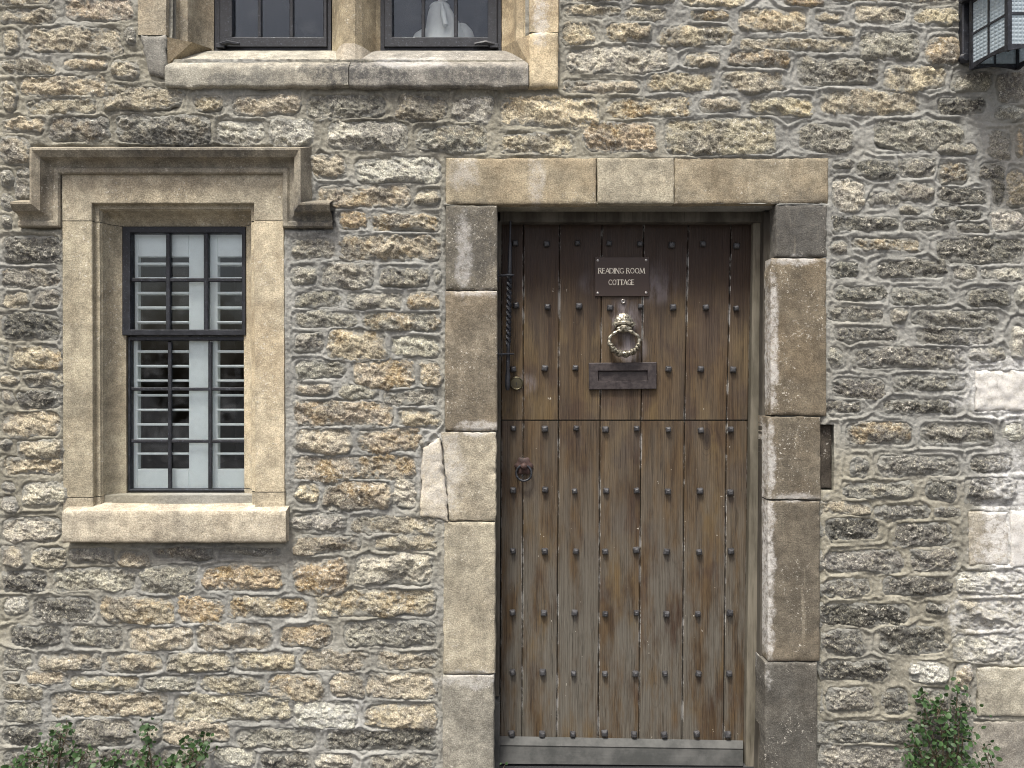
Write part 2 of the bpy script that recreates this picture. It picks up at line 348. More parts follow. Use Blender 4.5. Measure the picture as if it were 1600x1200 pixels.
STUD = mat_iron('stud_iron', (.022, .022, .024), (.055, .055, .058), .42, .5, (.14, .14, .14), .4)
RUST = mat_iron('brown_iron', (.022, .017, .0175), (.05, .041, .040), .5, .4, (.02, .018, .018), .6, 60)
PULL = mat_iron('rusty_pull', (.032, .019, .016), (.07, .042, .036), .6, .3, (.03, .02, .02), .5)
BRASS = mat_brass()
LOCK = mat_plain('lock_brass', (.10, .088, .055), .4, .5, .15, .1, .7)
PLATE = mat_plain('plate_brown', (.042, .029, .024), .45, .35, .08, .05)
CREAM = mat_plain('letter_cream', (.72, .68, .58), .5, .3, .05, .05)
STEEL = mat_plain('screw_steel', (.35, .33, .31), .35, .5, .2, .2, .8)
PAINT = mat_plain('white_paint', (.88, .92, .89), .5, .35, .05, .08)
PLASTER = mat_plain('white_plaster', (.74, .74, .70), .7, .25, .06, .2, 0, 70)
ROOM = mat_plain('dark_room', (.05, .05, .052), .9, .1, .3, .1, 0, 6)
GLASS, LGLASS, LEAF = mat_glass(), mat_lantern_glass(), mat_leaf()
STEM = mat_plain('stem_brown', (.07, .055, .035), .8, .2, .3, .2)
PAVE = mat_plain('pavement_stone', (.11, .105, .1), .9, .15, .3, .5, 0, 4)

# ------------------------------------------------------------------ ground
g = MB(); g.add([(-60, -60, 0), (60, -60, 0), (60, .35, 0), (-60, .35, 0)], [[0, 1, 2, 3]])
props(g.obj('pavement', PAVE), kind='structure')

# ------------------------------------------------------------------ stone wall: stones measured on the photograph
# x0 y0 x1 y1 tone
ROWS = '''
0 8 88 37 t;97 -4 208 32 p;0 -12 85 4 t;0 44 25 84 t;40 39 187 81 t;194 42 212 70 g;0 90 84 115 y;95 89 167 108 y;172 95 216 125 t;0 123 22 172 y;28 115 165 148 y;36 152 150 177 t
160 132 285 172 t;300 146 348 176 y;360 147 470 181 t;478 145 604 184 g;619 145 698 187 t;707 152 771 192 w;781 147 938 198 Y;946 148 1080 181 T;1091 150 1158 174 t;1170 148 1273 180 Y;1282 140 1440 179 t;1465 150 1545 178 D;1560 112 1604 160 g;1556 164 1604 188 w
0 181 69 205 y;70 181 165 221 G;180 178 330 224 e;335 184 412 224 w;423 188 490 230 w;510 187 637 234 w;650 194 762 237 e;783 205 897 237 Y;913 190 1027 237 O;1038 182 1214 240 t;1250 190 1337 236 g;1367 184 1512 236 g;1468 222 1530 242 g;1550 205 1585 250 g;1588 200 1604 252 o
882 4 972 24 y;975 10 1045 30 t;1078 15 1142 31 T;1065 -10 1168 10 Y;985 -12 1058 4 t;882 -14 975 0 t;1153 12 1265 48 Y;1225 -12 1290 8 O;1272 14 1322 31 t;1335 5 1420 36 t;1429 10 1503 34 y;1285 38 1340 55 t;1300 -12 1500 0 t
878 34 935 65 Y;946 34 1020 64 y;1027 38 1147 71 y;1158 57 1338 79 t;1345 45 1440 89 g;1449 52 1500 98 o;885 70 1047 110 u;1072 80 1126 103 t;1137 78 1236 103 O;1245 86 1375 134 e;1385 101 1483 138 y;1490 110 1553 142 g
878 121 1002 143 t;1015 112 1118 142 y;1127 110 1226 140 t;1510 60 1600 104 g
0 213 44 255 t;0 266 19 292 g;22 262 44 312 g;0 300 18 330 g;0 336 16 357 g;0 366 96 411 d;0 417 91 449 G;0 454 43 480 t;50 452 92 481 g;0 488 93 530 d;0 536 10 573 g;15 541 94 576 Y;0 583 28 603 t;34 583 98 607 t;0 610 20 631 t;24 611 98 640 d;0 641 93 682 y;0 686 14 704 g;20 687 98 714 t;0 711 95 742 Y;0 749 22 771 g;30 751 98 789 u;0 772 22 802 w;0 806 96 849 u
0 854 38 885 t;48 855 103 889 t;104 856 176 882 g;180 862 232 888 t;236 856 334 874 G;340 856 438 870 g;0 891 72 923 d;80 886 212 926 u;219 884 305 928 g;313 884 440 926 O;456 874 541 929 O;553 866 677 916 u
0 934 38 965 w;48 932 149 971 d;155 932 271 977 T;277 934 346 977 O;357 933 482 968 T;490 920 683 966 T;11 979 96 1012 d;105 978 191 1014 e;195 981 302 1018 t;304 975 426 1016 t;433 976 519 1015 O;534 969 683 1014 g
0 1016 48 1047 g;57 1020 157 1050 t;161 1023 253 1053 t;257 1020 357 1054 t;363 1020 459 1052 y;468 1018 575 1050 t;586 1019 683 1050 t;0 1050 30 1066 g;36 1050 101 1072 t;106 1055 216 1081 t;218 1056 306 1083 g;313 1057 411 1083 t;417 1053 506 1094 T;512 1054 568 1093 t;571 1054 682 1093 t
0 1070 66 1098 t;0 1100 64 1133 g;74 1083 261 1123 t;267 1087 452 1130 t;460 1098 556 1140 w;567 1102 683 1139 y;0 1136 62 1167 d;72 1128 112 1156 g;114 1126 206 1169 g;214 1130 246 1160 g;250 1128 358 1166 t;366 1140 496 1173 g;508 1142 683 1176 d
0 1172 52 1204 d;58 1160 150 1204 g;156 1172 242 1204 d;246 1170 322 1204 g;330 1168 398 1198 w;404 1176 486 1204 d;494 1178 552 1204 u;576 1180 683 1206 g
487 240 541 277 t;553 242 690 287 w;491 288 644 324 T;649 294 689 322 t;528 326 572 354 O;579 332 689 362 T;531 366 690 405 T;452 371 524 405 g;455 412 493 444 g;500 412 583 450 g;590 417 671 447 e;675 415 690 444 g;457 454 532 480 g;540 456 629 480 g;635 454 687 483 T;461 484 557 514 e;566 486 687 519 G;459 520 505 549 g;508 514 603 561 Y;609 525 688 554 u
459 560 542 593 g;550 561 648 607 T;654 562 689 605 y;458 599 519 620 t;530 599 589 624 g;597 608 686 634 g;458 626 615 666 T;620 640 689 666 y;458 670 551 710 t;556 670 655 706 T;458 711 650 752 Q;458 754 497 789 y;503 751 610 798 T;614 749 651 799 u;655 680 664 700 g
455 803 539 831 w;547 807 684 833 t;458 835 565 865 Q;582 837 683 863 t
1302 247 1336 264 g;1339 250 1402 275 d;1404 246 1466 277 g;1468 250 1519 288 F;1533 250 1572 280 d;1575 262 1604 328 y;1553 262 1573 326 d;1300 280 1354 326 u;1358 299 1410 319 g;1400 284 1464 313 g;1470 292 1548 318 d;1405 321 1442 336 g;1458 321 1537 344 d;1552 328 1604 362 w;1300 337 1407 361 d;1412 340 1488 361 d;1495 346 1550 364 g;1330 369 1441 391 Q;1302 378 1326 399 g;1464 371 1604 413 d
1300 407 1343 434 d;1371 405 1482 436 d;1490 412 1530 436 g;1534 418 1604 438 w;1304 444 1387 469 d;1396 450 1486 476 v;1510 449 1584 479 d;1588 445 1604 472 w;1296 479 1384 502 e;1395 482 1420 505 g;1425 484 1563 510 v;1303 509 1406 533 d;1431 512 1556 539 d;1294 540 1321 573 e;1337 540 1514 576 v;1515 541 1576 566 g;1584 504 1604 563 w
1300 588 1387 623 d;1398 588 1513 612 v;1288 625 1347 647 d;1381 622 1499 647 d;1322 658 1429 697 V;1439 660 1556 693 v;1574 658 1604 692 w;1329 716 1359 747 v;1371 711 1505 746 v;1518 709 1587 741 d;1320 755 1431 781 e;1449 752 1502 786 d;1516 749 1591 793 v;1282 784 1366 804 t;1366 789 1456 813 v;1461 794 1506 809 d
1291 811 1378 846 D;1402 817 1491 855 d;1287 860 1416 896 v;1424 860 1496 896 v;1285 904 1363 933 v;1379 902 1489 933 d;1497 892 1604 931 w;1284 943 1425 979 D;1447 943 1484 963 d;1495 937 1604 986 u;1289 985 1351 1025 d;1375 981 1481 1024 d;1489 992 1604 1034 w;1283 1035 1391 1066 D;1421 1035 1484 1071 W;1491 1037 1523 1076 t;1289 1075 1367 1116 v;1383 1074 1423 1118 d;1430 1077 1482 1116 g;1489 1082 1520 1118 g
1281 1126 1441 1162 v;1284 1167 1412 1206 g;1418 1168 1514 1206 g;1446 1124 1512 1162 d
'''
TONE = {'t': (.36, .30, .205, .25), 'T': (.36, .285, .185, .85), 'y': (.44, .35, .21, .35), 'Y': (.46, .365, .215, .6), 'o': (.38, .27, .15, .8), 'O': (.43, .295, .15, 1.0), 'Q': (.30, .24, .165, 1.0),
        'g': (.235, .22, .19, .1), 'G': (.22, .20, .175, .6), 'd': (.13, .125, .118, .05), 'D': (.085, .082, .08, .03), 'e': (.21, .20, .175, .25), 'w': (.43, .41, .36, .08), 'u': (.40, .365, .29, .2),
        'v': (.19, .185, .175, .08), 'V': (.22, .2, .17, .6), 'W': (.58, .57, .53, .05), 'p': (.38, .29, .21, .4), 'F': (.16, .15, .13, .9)}
stones = []
for part in ROWS.replace('\n', ';').split(';'):
    t = part.split()
    if len(t) == 5: stones.append(tuple(float(a) for a in t[:4]) + (t[4],))
wall = thing('stone_wall', 'rubble stone cottage wall with raised pale mortar joints', 'wall', (0, .1, 0))
KW = (D - .012) / D
def wallpx(x, y): return 800 + (x - 800) * KW, 600 + (y - 600) * KW
# rectangles of dressed stone and openings (wall grid units)
DRESS = [(96, 272, 446, 800), (100, 770, 447, 852), (42, 226, 488, 300), (42, 226, 98, 362), (442, 226, 488, 362), (28, 322, 98, 360), (446, 322, 524, 362),
         (248, -60, 868, 124), (695, 247, 1293, 320), (694, 320, 778, 1230), (1205, 320, 1288, 1230), (655, 690, 700, 812), (1522, 577, 1620, 643), (1511, 798, 1575, 884), (1524, 1040, 1620, 1119), (1518, 1125, 1620, 1230), (1281, 661, 1304, 767)]
OPEN = [(150, 320, 392, 772), (268, -60, 822, 92), (772, 318, 1212, 1260), (1283, 664, 1303, 765)]
def build_stone(x0, y0, x1, y1, tone, i):
    x0, y0 = wallpx(x0, y0); x1, y1 = wallpx(x1, y1)
    x0 -= 3.4; x1 += 3.4; y0 -= 3.6; y1 += 3.0
    w, h = x1 - x0, y1 - y0; cx, cy = (x0 + x1) / 2, (y0 + y1) / 2
    nx, ny = int(w / 2.2) + 5, int(h / 2.1) + 5
    tt = lambda n: (lambda t: .8 * t + .2 * np.sin(t * math.pi / 2))(np.linspace(-1, 1, n))
    U, V = np.meshgrid(tt(nx), tt(ny))
    r = min(h * .30, 12) * rng.uniform(.15, .85); kc_ = rng.uniform(-1, 1, 8) * np.array([.5] * 4 + [1.] * 4)
    X = U * (1 - r / (w) * np.abs(V) ** 3.2); Y = V * (1 - r / (h) * .9 * np.abs(U) ** max(4, w / h * 3))
    wave = h * .11 * vnoise(U * w / 95 + i * 3.7, V * .35 + i * 1.3, 5)
    px = cx + X * w / 2; py = cy + Y * h / 2 + wave + rng.uniform(-.035, .035) * U * h
    ca, cb = (U + 1) / 2, (V + 1) / 2; bl = lambda q: (q[0] * (1 - ca) + q[1] * ca) * (1 - cb) + (q[2] * (1 - ca) + q[3] * ca) * cb
    px = px + bl(kc_[:4]) * min(9, h * .22); py = py + bl(kc_[4:]) * min(5, h * .1)
    ex, ey = (1 - np.abs(U)) * w / 2, (1 - np.abs(V)) * h / 2
    k = 4.0; e = -k * np.log(np.exp(-ex / k) + np.exp(-ey / k)); e = np.maximum(e, 0)
    edge = np.exp(-e / 7)
    px = px + edge * (3.0 * vnoise(px / 19, py / 17, 31 + i) + 1.6 * vnoise(px / 7, py / 7, 91 + i)) + .8 * vnoise(px / 9, py / 9, 12)
    py = py + edge * (2.6 * vnoise(px / 22, py / 17, 57 + i) + 1.6 * vnoise(px / 7, py / 7, 71 + i)) + .8 * vnoise(px / 9, py / 9, 13)
    A = rng.uniform(.0074, .0134) * (.85 if tone in 'dDvW' else 1)
    rise = 1 - np.exp(-(e / rng.uniform(2.4, 4.6)) ** 1.2)
    sx = vnoise(px / 26, py / 26, 400 + i) * .8 + .5 * vnoise(px / 9, py / 9, 420 + i)
    wu, wv = U + .10 * sx, V + .16 * sx
    pl = [np.full_like(U, A * 1.3)]
    for k_ in range(int(4 + w / 26)):                 # cleaved facets
        th = rng.uniform(0, 6.283); q0 = rng.uniform(-.75, .75); sl_ = A * rng.uniform(.35, 1.25)
        pl.append(A * rng.uniform(1.1, 1.6) - sl_ * np.maximum(0, (wu * math.cos(th) * min(2.0, w / h * .5) + wv * math.sin(th)) - q0 * .3))
    H = rise * np.maximum(np.min(pl, 0), A * .45)
    H += A * .5 * rise * rng.uniform(.0, 1.0) * V
    st = fbm(px / 48 + 3 + sx * .5, py / 19 + sx * .8, 300 + i, 4, .55) * 1.7
    H += rise * .0046 * (np.maximum(-1, np.floor(st)) + np.clip((st - np.floor(st)) * 5, 0, 1) * .9)
    H += rise * (.0025 * fbm(px / 15, py / 9.5, 500 + i, 4, .72) - .0040 * np.clip(ridged(px / 24 + sx, py / 12 + sx, 740 + i, 3, .6) - .45, 0, 1))
    H += .0018 * vnoise(px / 3.2, py / 2.8, 600 + i) * rise
    dep = .0035 - H + undul(px, py)
    v = np.stack([(px - 800) * S, dep, CZ + (600 - py) * S], -1)
    c = np.array(TONE[tone]); c[:3] = (c[:3] * .49 + c[:3].mean() * .51 * np.array((1.0, 1.0, .92))) * (1.28 if tone not in 'dDvV' else 1.06) * np.array((.985, 1.0, 1.02)); j = rng.uniform(.88, 1.14)
    col = np.append(c[:3] * j * rng.uniform(.985, 1.015, 3), c[3] * rng.uniform(.6, 1))
    o = npmesh('stone', v, gridq(ny, nx), RUBBLE, wall, tuple(col))
    at = o.data.attributes.new('rim', 'FLOAT', 'POINT'); at.data.foreach_set('value', np.clip(.75 * np.exp(-e / 5.5) + .22 * (H < A * .9), 0, 1).astype(np.float32).ravel())
for i, s_ in enumerate(stones): build_stone(*s_, i)
# mortar bed: a height field whose ridges run midway between neighbouring stones (ribbon pointing)
def build_mortar():
    st = 2.05
    xs = np.arange(-40, 1642, st); ys = np.arange(-40, 1242, st)
    GX, GY = np.meshgrid(xs, ys)
    wx = GX + 2.6 * vnoise(GX / 55, GY / 40, 5) + .9 * vnoise(GX / 13, GY / 13, 7); wy = GY + 3.0 * vnoise(GX / 70, GY / 45, 6) + .9 * vnoise(GX / 13, GY / 13, 8)
    d1 = np.full(GX.shape, 60.); d2 = np.full(GX.shape, 60.); dd_ = np.full(GX.shape, 60.)
    def cell(x0, y0, x1, y1, r, cut=True):
        m = 55
        ix = np.searchsorted(xs, [x0 - m, x1 + m]); iy = np.searchsorted(ys, [y0 - m, y1 + m])
        sl_ = (slice(*iy), slice(*ix)); qx = np.abs(wx[sl_] - (x0 + x1) / 2) - (x1 - x0) / 2 + r; qy = np.abs(wy[sl_] - (y0 + y1) / 2) - (y1 - y0) / 2 + r
        sdf = np.hypot(np.maximum(qx, 0), np.maximum(qy, 0)) + np.minimum(np.maximum(qx, qy), 0) - r
        a, b = d1[sl_], d2[sl_]
        nb = np.where(sdf < a, a, np.minimum(b, sdf)); d1[sl_] = np.minimum(a, sdf); d2[sl_] = nb
        if cut: dd_[sl_] = np.minimum(dd_[sl_], sdf)
    for (x0, y0, x1, y1, t) in stones:
        a, b = wallpx(x0, y0); c, d = wallpx(x1, y1); cell(a, b, c, d, min((d - b) * .4, 14))
    for k_, q in enumerate(DRESS): cell(*q, 1, k_ in (0, 1, 8) or k_ > 11)
    gap = np.abs(d2 - d1)
    prom = np.clip((vnoise(GX / 60, GY / 45, 15) + .6 + .35 * vnoise(GX / 14, GY / 14, 16)) * 1.2, .0, 1)
    gy_, gx_ = np.gradient(d1); ori = np.abs(gy_) / (np.hypot(gx_, gy_) + 1e-6); ori = .35 + .65 * ori
    ridge = 1 / (1 + (gap / 3.9) ** 8)
    H = .0072 * ridge * prom * ori
    H += .0035 * np.exp(-np.maximum(d1, 0) / 4) * (1 - ridge)        # mortar smeared up against the stones
    H -= .0034 * np.exp(-((gap - 8.5) / 3.0) ** 2) * prom * ori
    H -= .014 * np.clip(-d1 / 7, 0, 1)                     # struck line beside the ribbon
    H += .0028 * fbm(GX / 40, GY / 30, 21, 3) + .0020 * vnoise(GX / 7, GY / 6, 22) + .0013 * vnoise(GX / 3, GY / 3, 23)
    dep = -H + undul(GX, GY)
    keep = np.ones((len(ys) - 1, len(xs) - 1), bool); mx_, my_ = (xs[:-1] + xs[1:]) / 2, (ys[:-1] + ys[1:]) / 2
    for (x0, y0, x1, y1) in OPEN:
        keep &= ~(((mx_ > x0) & (mx_ < x1))[None, :] & ((my_ > y0) & (my_ < y1))[:, None])
    keep &= ~(dd_[:-1, :-1] < -10)
    q = gridq(len(ys), len(xs))[keep.ravel()]
    v = np.stack([(GX - 800) * S, dep, CZ + (600 - GY) * S], -1).reshape(-1, 3)
    used = np.unique(q); mp = np.zeros(len(v), np.int32); mp[used] = np.arange(len(used))
    npmesh('mortar_bed', v[used], mp[q], MORTAR, wall)
build_mortar()
# the body of the wall behind, with the openings left out
core = MB()
def slab(x0, y0, x1, y1, d0=.03, d1=.34):
    a, b = P(x0, y1, d0), P(x1, y0, d1); core.box(a, b)
slab(-1500, -900, 150, 1236); slab(1216, -900, 3100, 1236); slab(150, -900, 268, 318); slab(268, -900, 822, -300); slab(822, -900, 1216, 322)
slab(150, 776, 768, 1236); slab(392, 318, 768, 776); slab(268, 96, 392, 318); slab(392, 96, 768, 318); slab(768, 96, 822, 322)
core.obj('wall_core', MORTAR, wall)

# ------------------------------------------------------------------ dressed blocks
def block(name, x0, y0, x1, y1, col, parent, front=-.008, back=.12, r=2.5, rough=1.0, step=4.0, chip=1.0, poly=None, und=True, bow=None, label=None):
    i = rng.integers(1000)
    nx, ny = int((x1 - x0) / step) + 4, int((y1 - y0) / step) + 4
    t = lambda n: np.concatenate([[-1, -.985], np.linspace(-.95, .95, n - 4), [.985, 1]]) if n > 6 else np.linspace(-1, 1, n)
    U, V = np.meshgrid(t(nx), t(ny)); w, h = x1 - x0, y1 - y0
    px, py = (x0 + x1) / 2 + U * w / 2, (y0 + y1) / 2 + V * h / 2
    if poly:    # four corners, bilinear
        a, b = (U + 1) / 2, (V + 1) / 2; q = np.array(poly, float)
        px = (q[0, 0] * (1 - a) + q[1, 0] * a) * (1 - b) + (q[3, 0] * (1 - a) + q[2, 0] * a) * b
        py = (q[0, 1] * (1 - a) + q[1, 1] * a) * (1 - b) + (q[3, 1] * (1 - a) + q[2, 1] * a) * b
    ex, ey = (1 - np.abs(U)) * w / 2, (1 - np.abs(V)) * h / 2; e = np.minimum(ex, ey)
    ed = np.exp(-e / 5.)
    px = px + ed * chip * (.9 * vnoise(px / 30, py / 30, i) + .8 * vnoise(px / 8, py / 8, i + 3))
    py = py + ed * chip * (.9 * vnoise(px / 30, py / 30, i + 5) + .8 * vnoise(px / 8, py / 8, i + 7))
    q = np.clip(r - e, 0, r) / r
    dep = front + (1 - np.sqrt(np.maximum(1 - q * q, 0))) * r * S * .8
    dep = dep - rough * (.0014 * vnoise(px / 60, py / 60, i + 9) + .0008 * vnoise(px / 14, py / 14, i + 11) + .0004 * vnoise(px / 5, py / 5, i + 13))
    dep = dep + np.clip(vnoise(px / 22, py / 22, i + 15) - .25, 0, 1) * ed * .012 * chip
    if bow is not None: dep = dep + bow(U, V)
    v = np.stack([(px - 800) * S, dep, CZ + (600 - py) * S], -1)
    v = np.pad(v, ((1, 1), (1, 1), (0, 0)), mode='edge')
    v[0, :, 1] = v[-1, :, 1] = back; v[:, 0, 1] = v[:, -1, 1] = back
    o = npmesh(name, v, gridq(*v.shape[:2]), DRESSED, parent, tuple(col), sharp=48)
    if label: o['label'] = label
    return o
TAN = (.36, .285, .185, .5); TANL = (.42, .36, .25, .25); BRN = (.155, .135, .103, .12); GRY = (.16, .15, .135, .1); DGR = (.115, .105, .095, .05); LGT = (.40, .37, .30, .1); PAL = (.36, .335, .275, .1)
ds = thing('door_surround', 'plain stone blocks and old timber lining framing the wooden door under a three piece lintel', 'door surround', P(985, 1236, .05))
block('lintel_stone', 697, 248, 931.5, 320, (.30, .268, .20, .22), ds)
block('lintel_stone', 933, 248, 1052.5, 319, (.33, .31, .25, .08), ds)
block('lintel_stone', 1054, 248, 1293, 319, (.275, .248, .19, .18), ds)
block('jamb_stone', 697, 322, 777, 453, (.155, .147, .125, .05), ds)
block('jamb_stone', 696, 455, 777, 673, (.19, .17, .135, .1), ds)
block('jamb_stone', 700, 675, 776, 813, (.36, .335, .27, .08), ds, chip=2, poly=[(690, 675), (776, 675), (774, 813), (703, 813)])
block('jamb_stone', 655, 690, 706, 812, (.45, .42, .35, .05), ds, front=-.013, chip=2.5, r=5, rough=2.5, poly=[(660, 700), (688, 682), (702, 813), (657, 806)])
block('jamb_stone', 693, 815, 774, 1052, (.33, .31, .25, .08), ds)
block('jamb_stone', 692, 1054, 772, 1240, (.25, .245, .215, .03), ds)
block('jamb_stone', 1211, 321, 1291, 402, (.105, .103, .096, .02), ds)
block('jamb_stone', 1203, 404, 1290, 649, BRN, ds, chip=.9, r=1.8)
block('jamb_stone', 1199, 651, 1281, 780, (.15, .135, .108, .08), ds, chip=.9, r=1.8)
block('jamb_stone', 1199, 782, 1280, 1032, (.145, .131, .106, .08), ds, chip=.9, r=1.8)
block('jamb_stone', 1194, 1034, 1276, 1240, (.10, .098, .09, .03), ds, chip=.9, r=1.8)
# dressed quoins and the slate set into the wall beside the door
block('quoin', 1523, 578, 1625, 642, (.43, .425, .395, .04), wall, front=-.004, chip=3, rough=5, r=4, back=.06)
block('quoin', 1513, 800, 1574, 883, (.33, .315, .27, .1), wall, front=-.006, chip=2, rough=2, back=.06)
block('quoin', 1578, 797, 1625, 886, (.52, .51, .48, .05), wall, front=-.008, chip=2, rough=2.5, back=.06)
block('quoin', 1526, 1042, 1625, 1118, (.34, .33, .28, .06), wall, front=-.008, chip=2, rough=2.5, back=.06)
block('quoin', 1520, 1127, 1625, 1240, (.24, .235, .215, .05), wall, front=-.006, chip=2, rough=2.5, back=.06)
block('slate', 1283, 664, 1303, 765, (.06, .053, .045, 0), wall, front=.016, chip=.6, rough=.6, back=.06)

# ------------------------------------------------------------------ door frame and door
FD, DD = .085, .128        # frame front, door face
fr = ds
def quadbox(pts, d0, d1, mat, name, parent, pers=True, bev=0):
    f = [W(x, y, d0) for x, y in pts]; b = [Vector((v.x, d1, v.z)) for v in f]
    m = MB()
    if bev:
        c = sum(f, Vector()) / 4; r0 = [Vector((v.x, d0 + bev, v.z)) for v in f]
        r1 = [Vector((v.x + (bev if v.x < c.x else -bev), d0, v.z + (bev if v.z < c.z else -bev))) for v in f]
        m.loft([b, r0, r1])
    else: m.loft([b, f])
    return m.obj(name, mat, parent)
quadbox([(764, 330), (783.5, 330), (780, 1089), (762, 1089)], FD, .2, FRAMEW, 'timber_post', fr, bev=.004)
quadbox([(762, 1090), (781, 1098), (780, 1242), (760, 1242)], FD - .012, .2, BOARD, 'repair_piece', fr, bev=.004)
quadbox([(1178, 344), (1216, 344), (1209, 1242), (1165, 1242)], FD + .012, .2, FRAMEL, 'timber_post', fr, bev=.006)
quadbox([(1194, 330), (1226, 330), (1216, 1110), (1187, 1110)], FD - .03, FD + .06, FRAMEW, 'timber_post', fr, bev=.004)
quadbox([(1187, 1111), (1216, 1111), (1213, 1242), (1183, 1242)], FD - .036, FD + .05, FRAMEW, 'repair_piece', fr, bev=.004)
quadbox([(760, 322), (1226, 322), (1226, 347), (760, 347)], FD, .2, FRAMEW, 'timber_head', fr, bev=.004)
quadbox([(760, 1198), (1200, 1198), (1200, 1240), (760, 1240)], FD + .01, .22, ROOM, 'threshold', fr)

door = thing('door', 'weathered studded plank stable door with brass knocker and brown name plate', 'door', W(975, 1195, DD))
SEAM = [783, 817.5, 872.7, 937.7, 1001.5, 1069.5, 1135, 1168.5]
def kx(y): return 1 + (657 - y) * (.022 / 312 if y < 657 else .007 / 493)
def sx(x, y): return 800 + (x - 800) * kx(y) + (0 if y < 657 else -2.0 * (y - 657) / 493)
leaves = {}
for nm, y0, y1, lab in (('upper_leaf', 343, 655.5, 'upper leaf, redder, with plate and knocker'), ('lower_leaf', 657.5, 1160, 'lower leaf, greyed, with ring pull')):
    a, b = W(781, y1, DD + .024), W(1176, y0, DD + .05)
    m = MB(); m.box(a, b); lf = m.obj(nm, ROOM, door); lf['label'] = lab; leaves[nm] = lf
    for i in range(7):
        dd = DD + rng.uniform(-.0012, .0016); e = .7
        def ring(y):
            l, r = sx(SEAM[i], y) + .3, sx(SEAM[i + 1], y) - .3
            return [W(l, y, dd + .03), W(l, y, dd + .006), W(l + e, y, dd + .0012), W(l + 2.6 * e, y, dd), W(r - 2.6 * e, y, dd), W(r - e, y, dd + .0012), W(r, y, dd + .006), W(r, y, dd + .03)]
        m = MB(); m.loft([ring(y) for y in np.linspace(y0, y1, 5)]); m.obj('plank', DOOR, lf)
# iron studs: square heads with a low pyramid top
def stud_mesh():
    m = MB(); a, b = .0108, .0078
    def sq(r, y, rot=0): return [(r * sx_, y, r * sz_) for sx_, sz_ in ((-1, -.72), (-.72, -1), (.72, -1), (1, -.72), (1, .72), (.72, 1), (-.72, 1), (-1, .72))]
    m.loft([sq(a, .002), sq(a, -.004), sq(b, -.0115), sq(.004, -.0135)])
    o = m.obj('stud', STUD, leaves['upper_leaf'], at=(0, 0, 0)); return o
proto = stud_mesh(); first = True
COLS = [803, 851, 899, 947, 995, 1043, 1093, 1142]
for r_, (y, k_, s_) in enumerate([(382, 1.012, 3), (480, 1.018, 3), (577, 1.0085, 0), (671, 1.003, 0), (767, 1.0, 0), (861, .9985, -.5), (958, .9975, -1), (1052, .9965, -2), (1146, .993, -2.5)]):
    lf = leaves['upper_leaf'] if y < 656 else leaves['lower_leaf']
    for c_ in range(8):
        if y == 577 and c_ in (3, 4): continue
        x = 800 + (COLS[c_] - 800) * k_ + s_ + rng.uniform(-1.5, 1.5); yy = y + rng.uniform(-1.6, 1.6) + (c_ - 4) * .35
        o = proto if first else proto.copy()
        if not first: C.objects.link(o)
        first = False; o.parent = lf; o.location = W(x, yy, DD - .0005) - wloc(lf)
        k = rng.uniform(.88, 1.08); o.scale = (k, 1, k); o.rotation_euler = (0, rng.uniform(-.16, .16), 0)
# weather board along the foot
wb = MB(); ya = [W(779, 1149, DD - .004), W(1160, 1157, DD - .004)]
prof = [(1150, DD + .02), (1150, DD - .004), (1164, DD - .026), (1166, DD - .024), (1193, DD - .036), (1197, DD + .02)]
wb.loft([[W(779, y, d) for y, d in prof], [W(1161, y + 7 * (1 - (y - 1150) / 90), d) for y, d in prof]])
wb.obj('weather_board', BOARD, door)
# name plate
npl = MB(); a, b = W(929.5, 463, DD - .006), W(1014, 402, DD + .001); npl.box(a, b, .0015)
plate = npl.obj('name_plate', PLATE, door)
GL = {'R': [[(.0, 0), (0, 1), .15], [(0, .96), (.3, .98), (.46, .86), (.46, .66), (.3, .52), (0, .5), .1], [(.26, .52), (.62, 0), .15]],
      'E': [[(0, 0), (0, 1), .15], [(0, .96), (.48, .96), .08], [(0, .52), (.4, .52), .08], [(0, .04), (.5, .04), .08]],
      'A': [[(-.02, 0), (.34, 1), .09], [(.34, 1), (.72, 0), .16], [(.14, .36), (.56, .36), .08]],
      'D': [[(0, 0), (0, 1), .15], [(0, .96), (.36, .95), (.64, .76), (.7, .5), (.64, .24), (.36, .05), (0, .04), .11]],
      'I': [[(0, 0), (0, 1), .16]], 'N': [[(0, 0), (0, 1), .09], [(0, 1), (.66, 0), .15], [(.66, 0), (.66, 1), .09]],
      'G': [[(.7, .82), (.5, .97), (.28, .94), (.08, .74), (.03, .5), (.08, .26), (.28, .06), (.5, .03), (.7, .12), .11], [(.7, .06), (.7, .42), .13]],
      'O': [[(.4, .98), (.14, .86), (.03, .5), (.14, .14), (.4, .02), (.66, .14), (.77, .5), (.66, .86), (.4, .98), .11]],
      'M': [[(0, 0), (.1, 1), .09], [(.1, 1), (.46, .08), .15], [(.46, .08), (.82, 1), .09], [(.82, 1), (.92, 0), .15]],
      'C': [[(.7, .82), (.5, .97), (.28, .94), (.08, .74), (.03, .5), (.08, .26), (.28, .06), (.5, .03), (.72, .18), .11]],
      'T': [[(.3, 0), (.3, 1), .15], [(-.05, .96), (.65, .96), .08], [(-.05, .84), (-.05, .97), .06], [(.65, .84), (.65, .97), .06]]}
ADV = {'R': .68, 'E': .62, 'A': .76, 'D': .82, 'I': .2, 'N': .78, 'G': .84, 'O': .88, 'M': 1.02, 'C': .8, 'T': .7, ' ': .4}
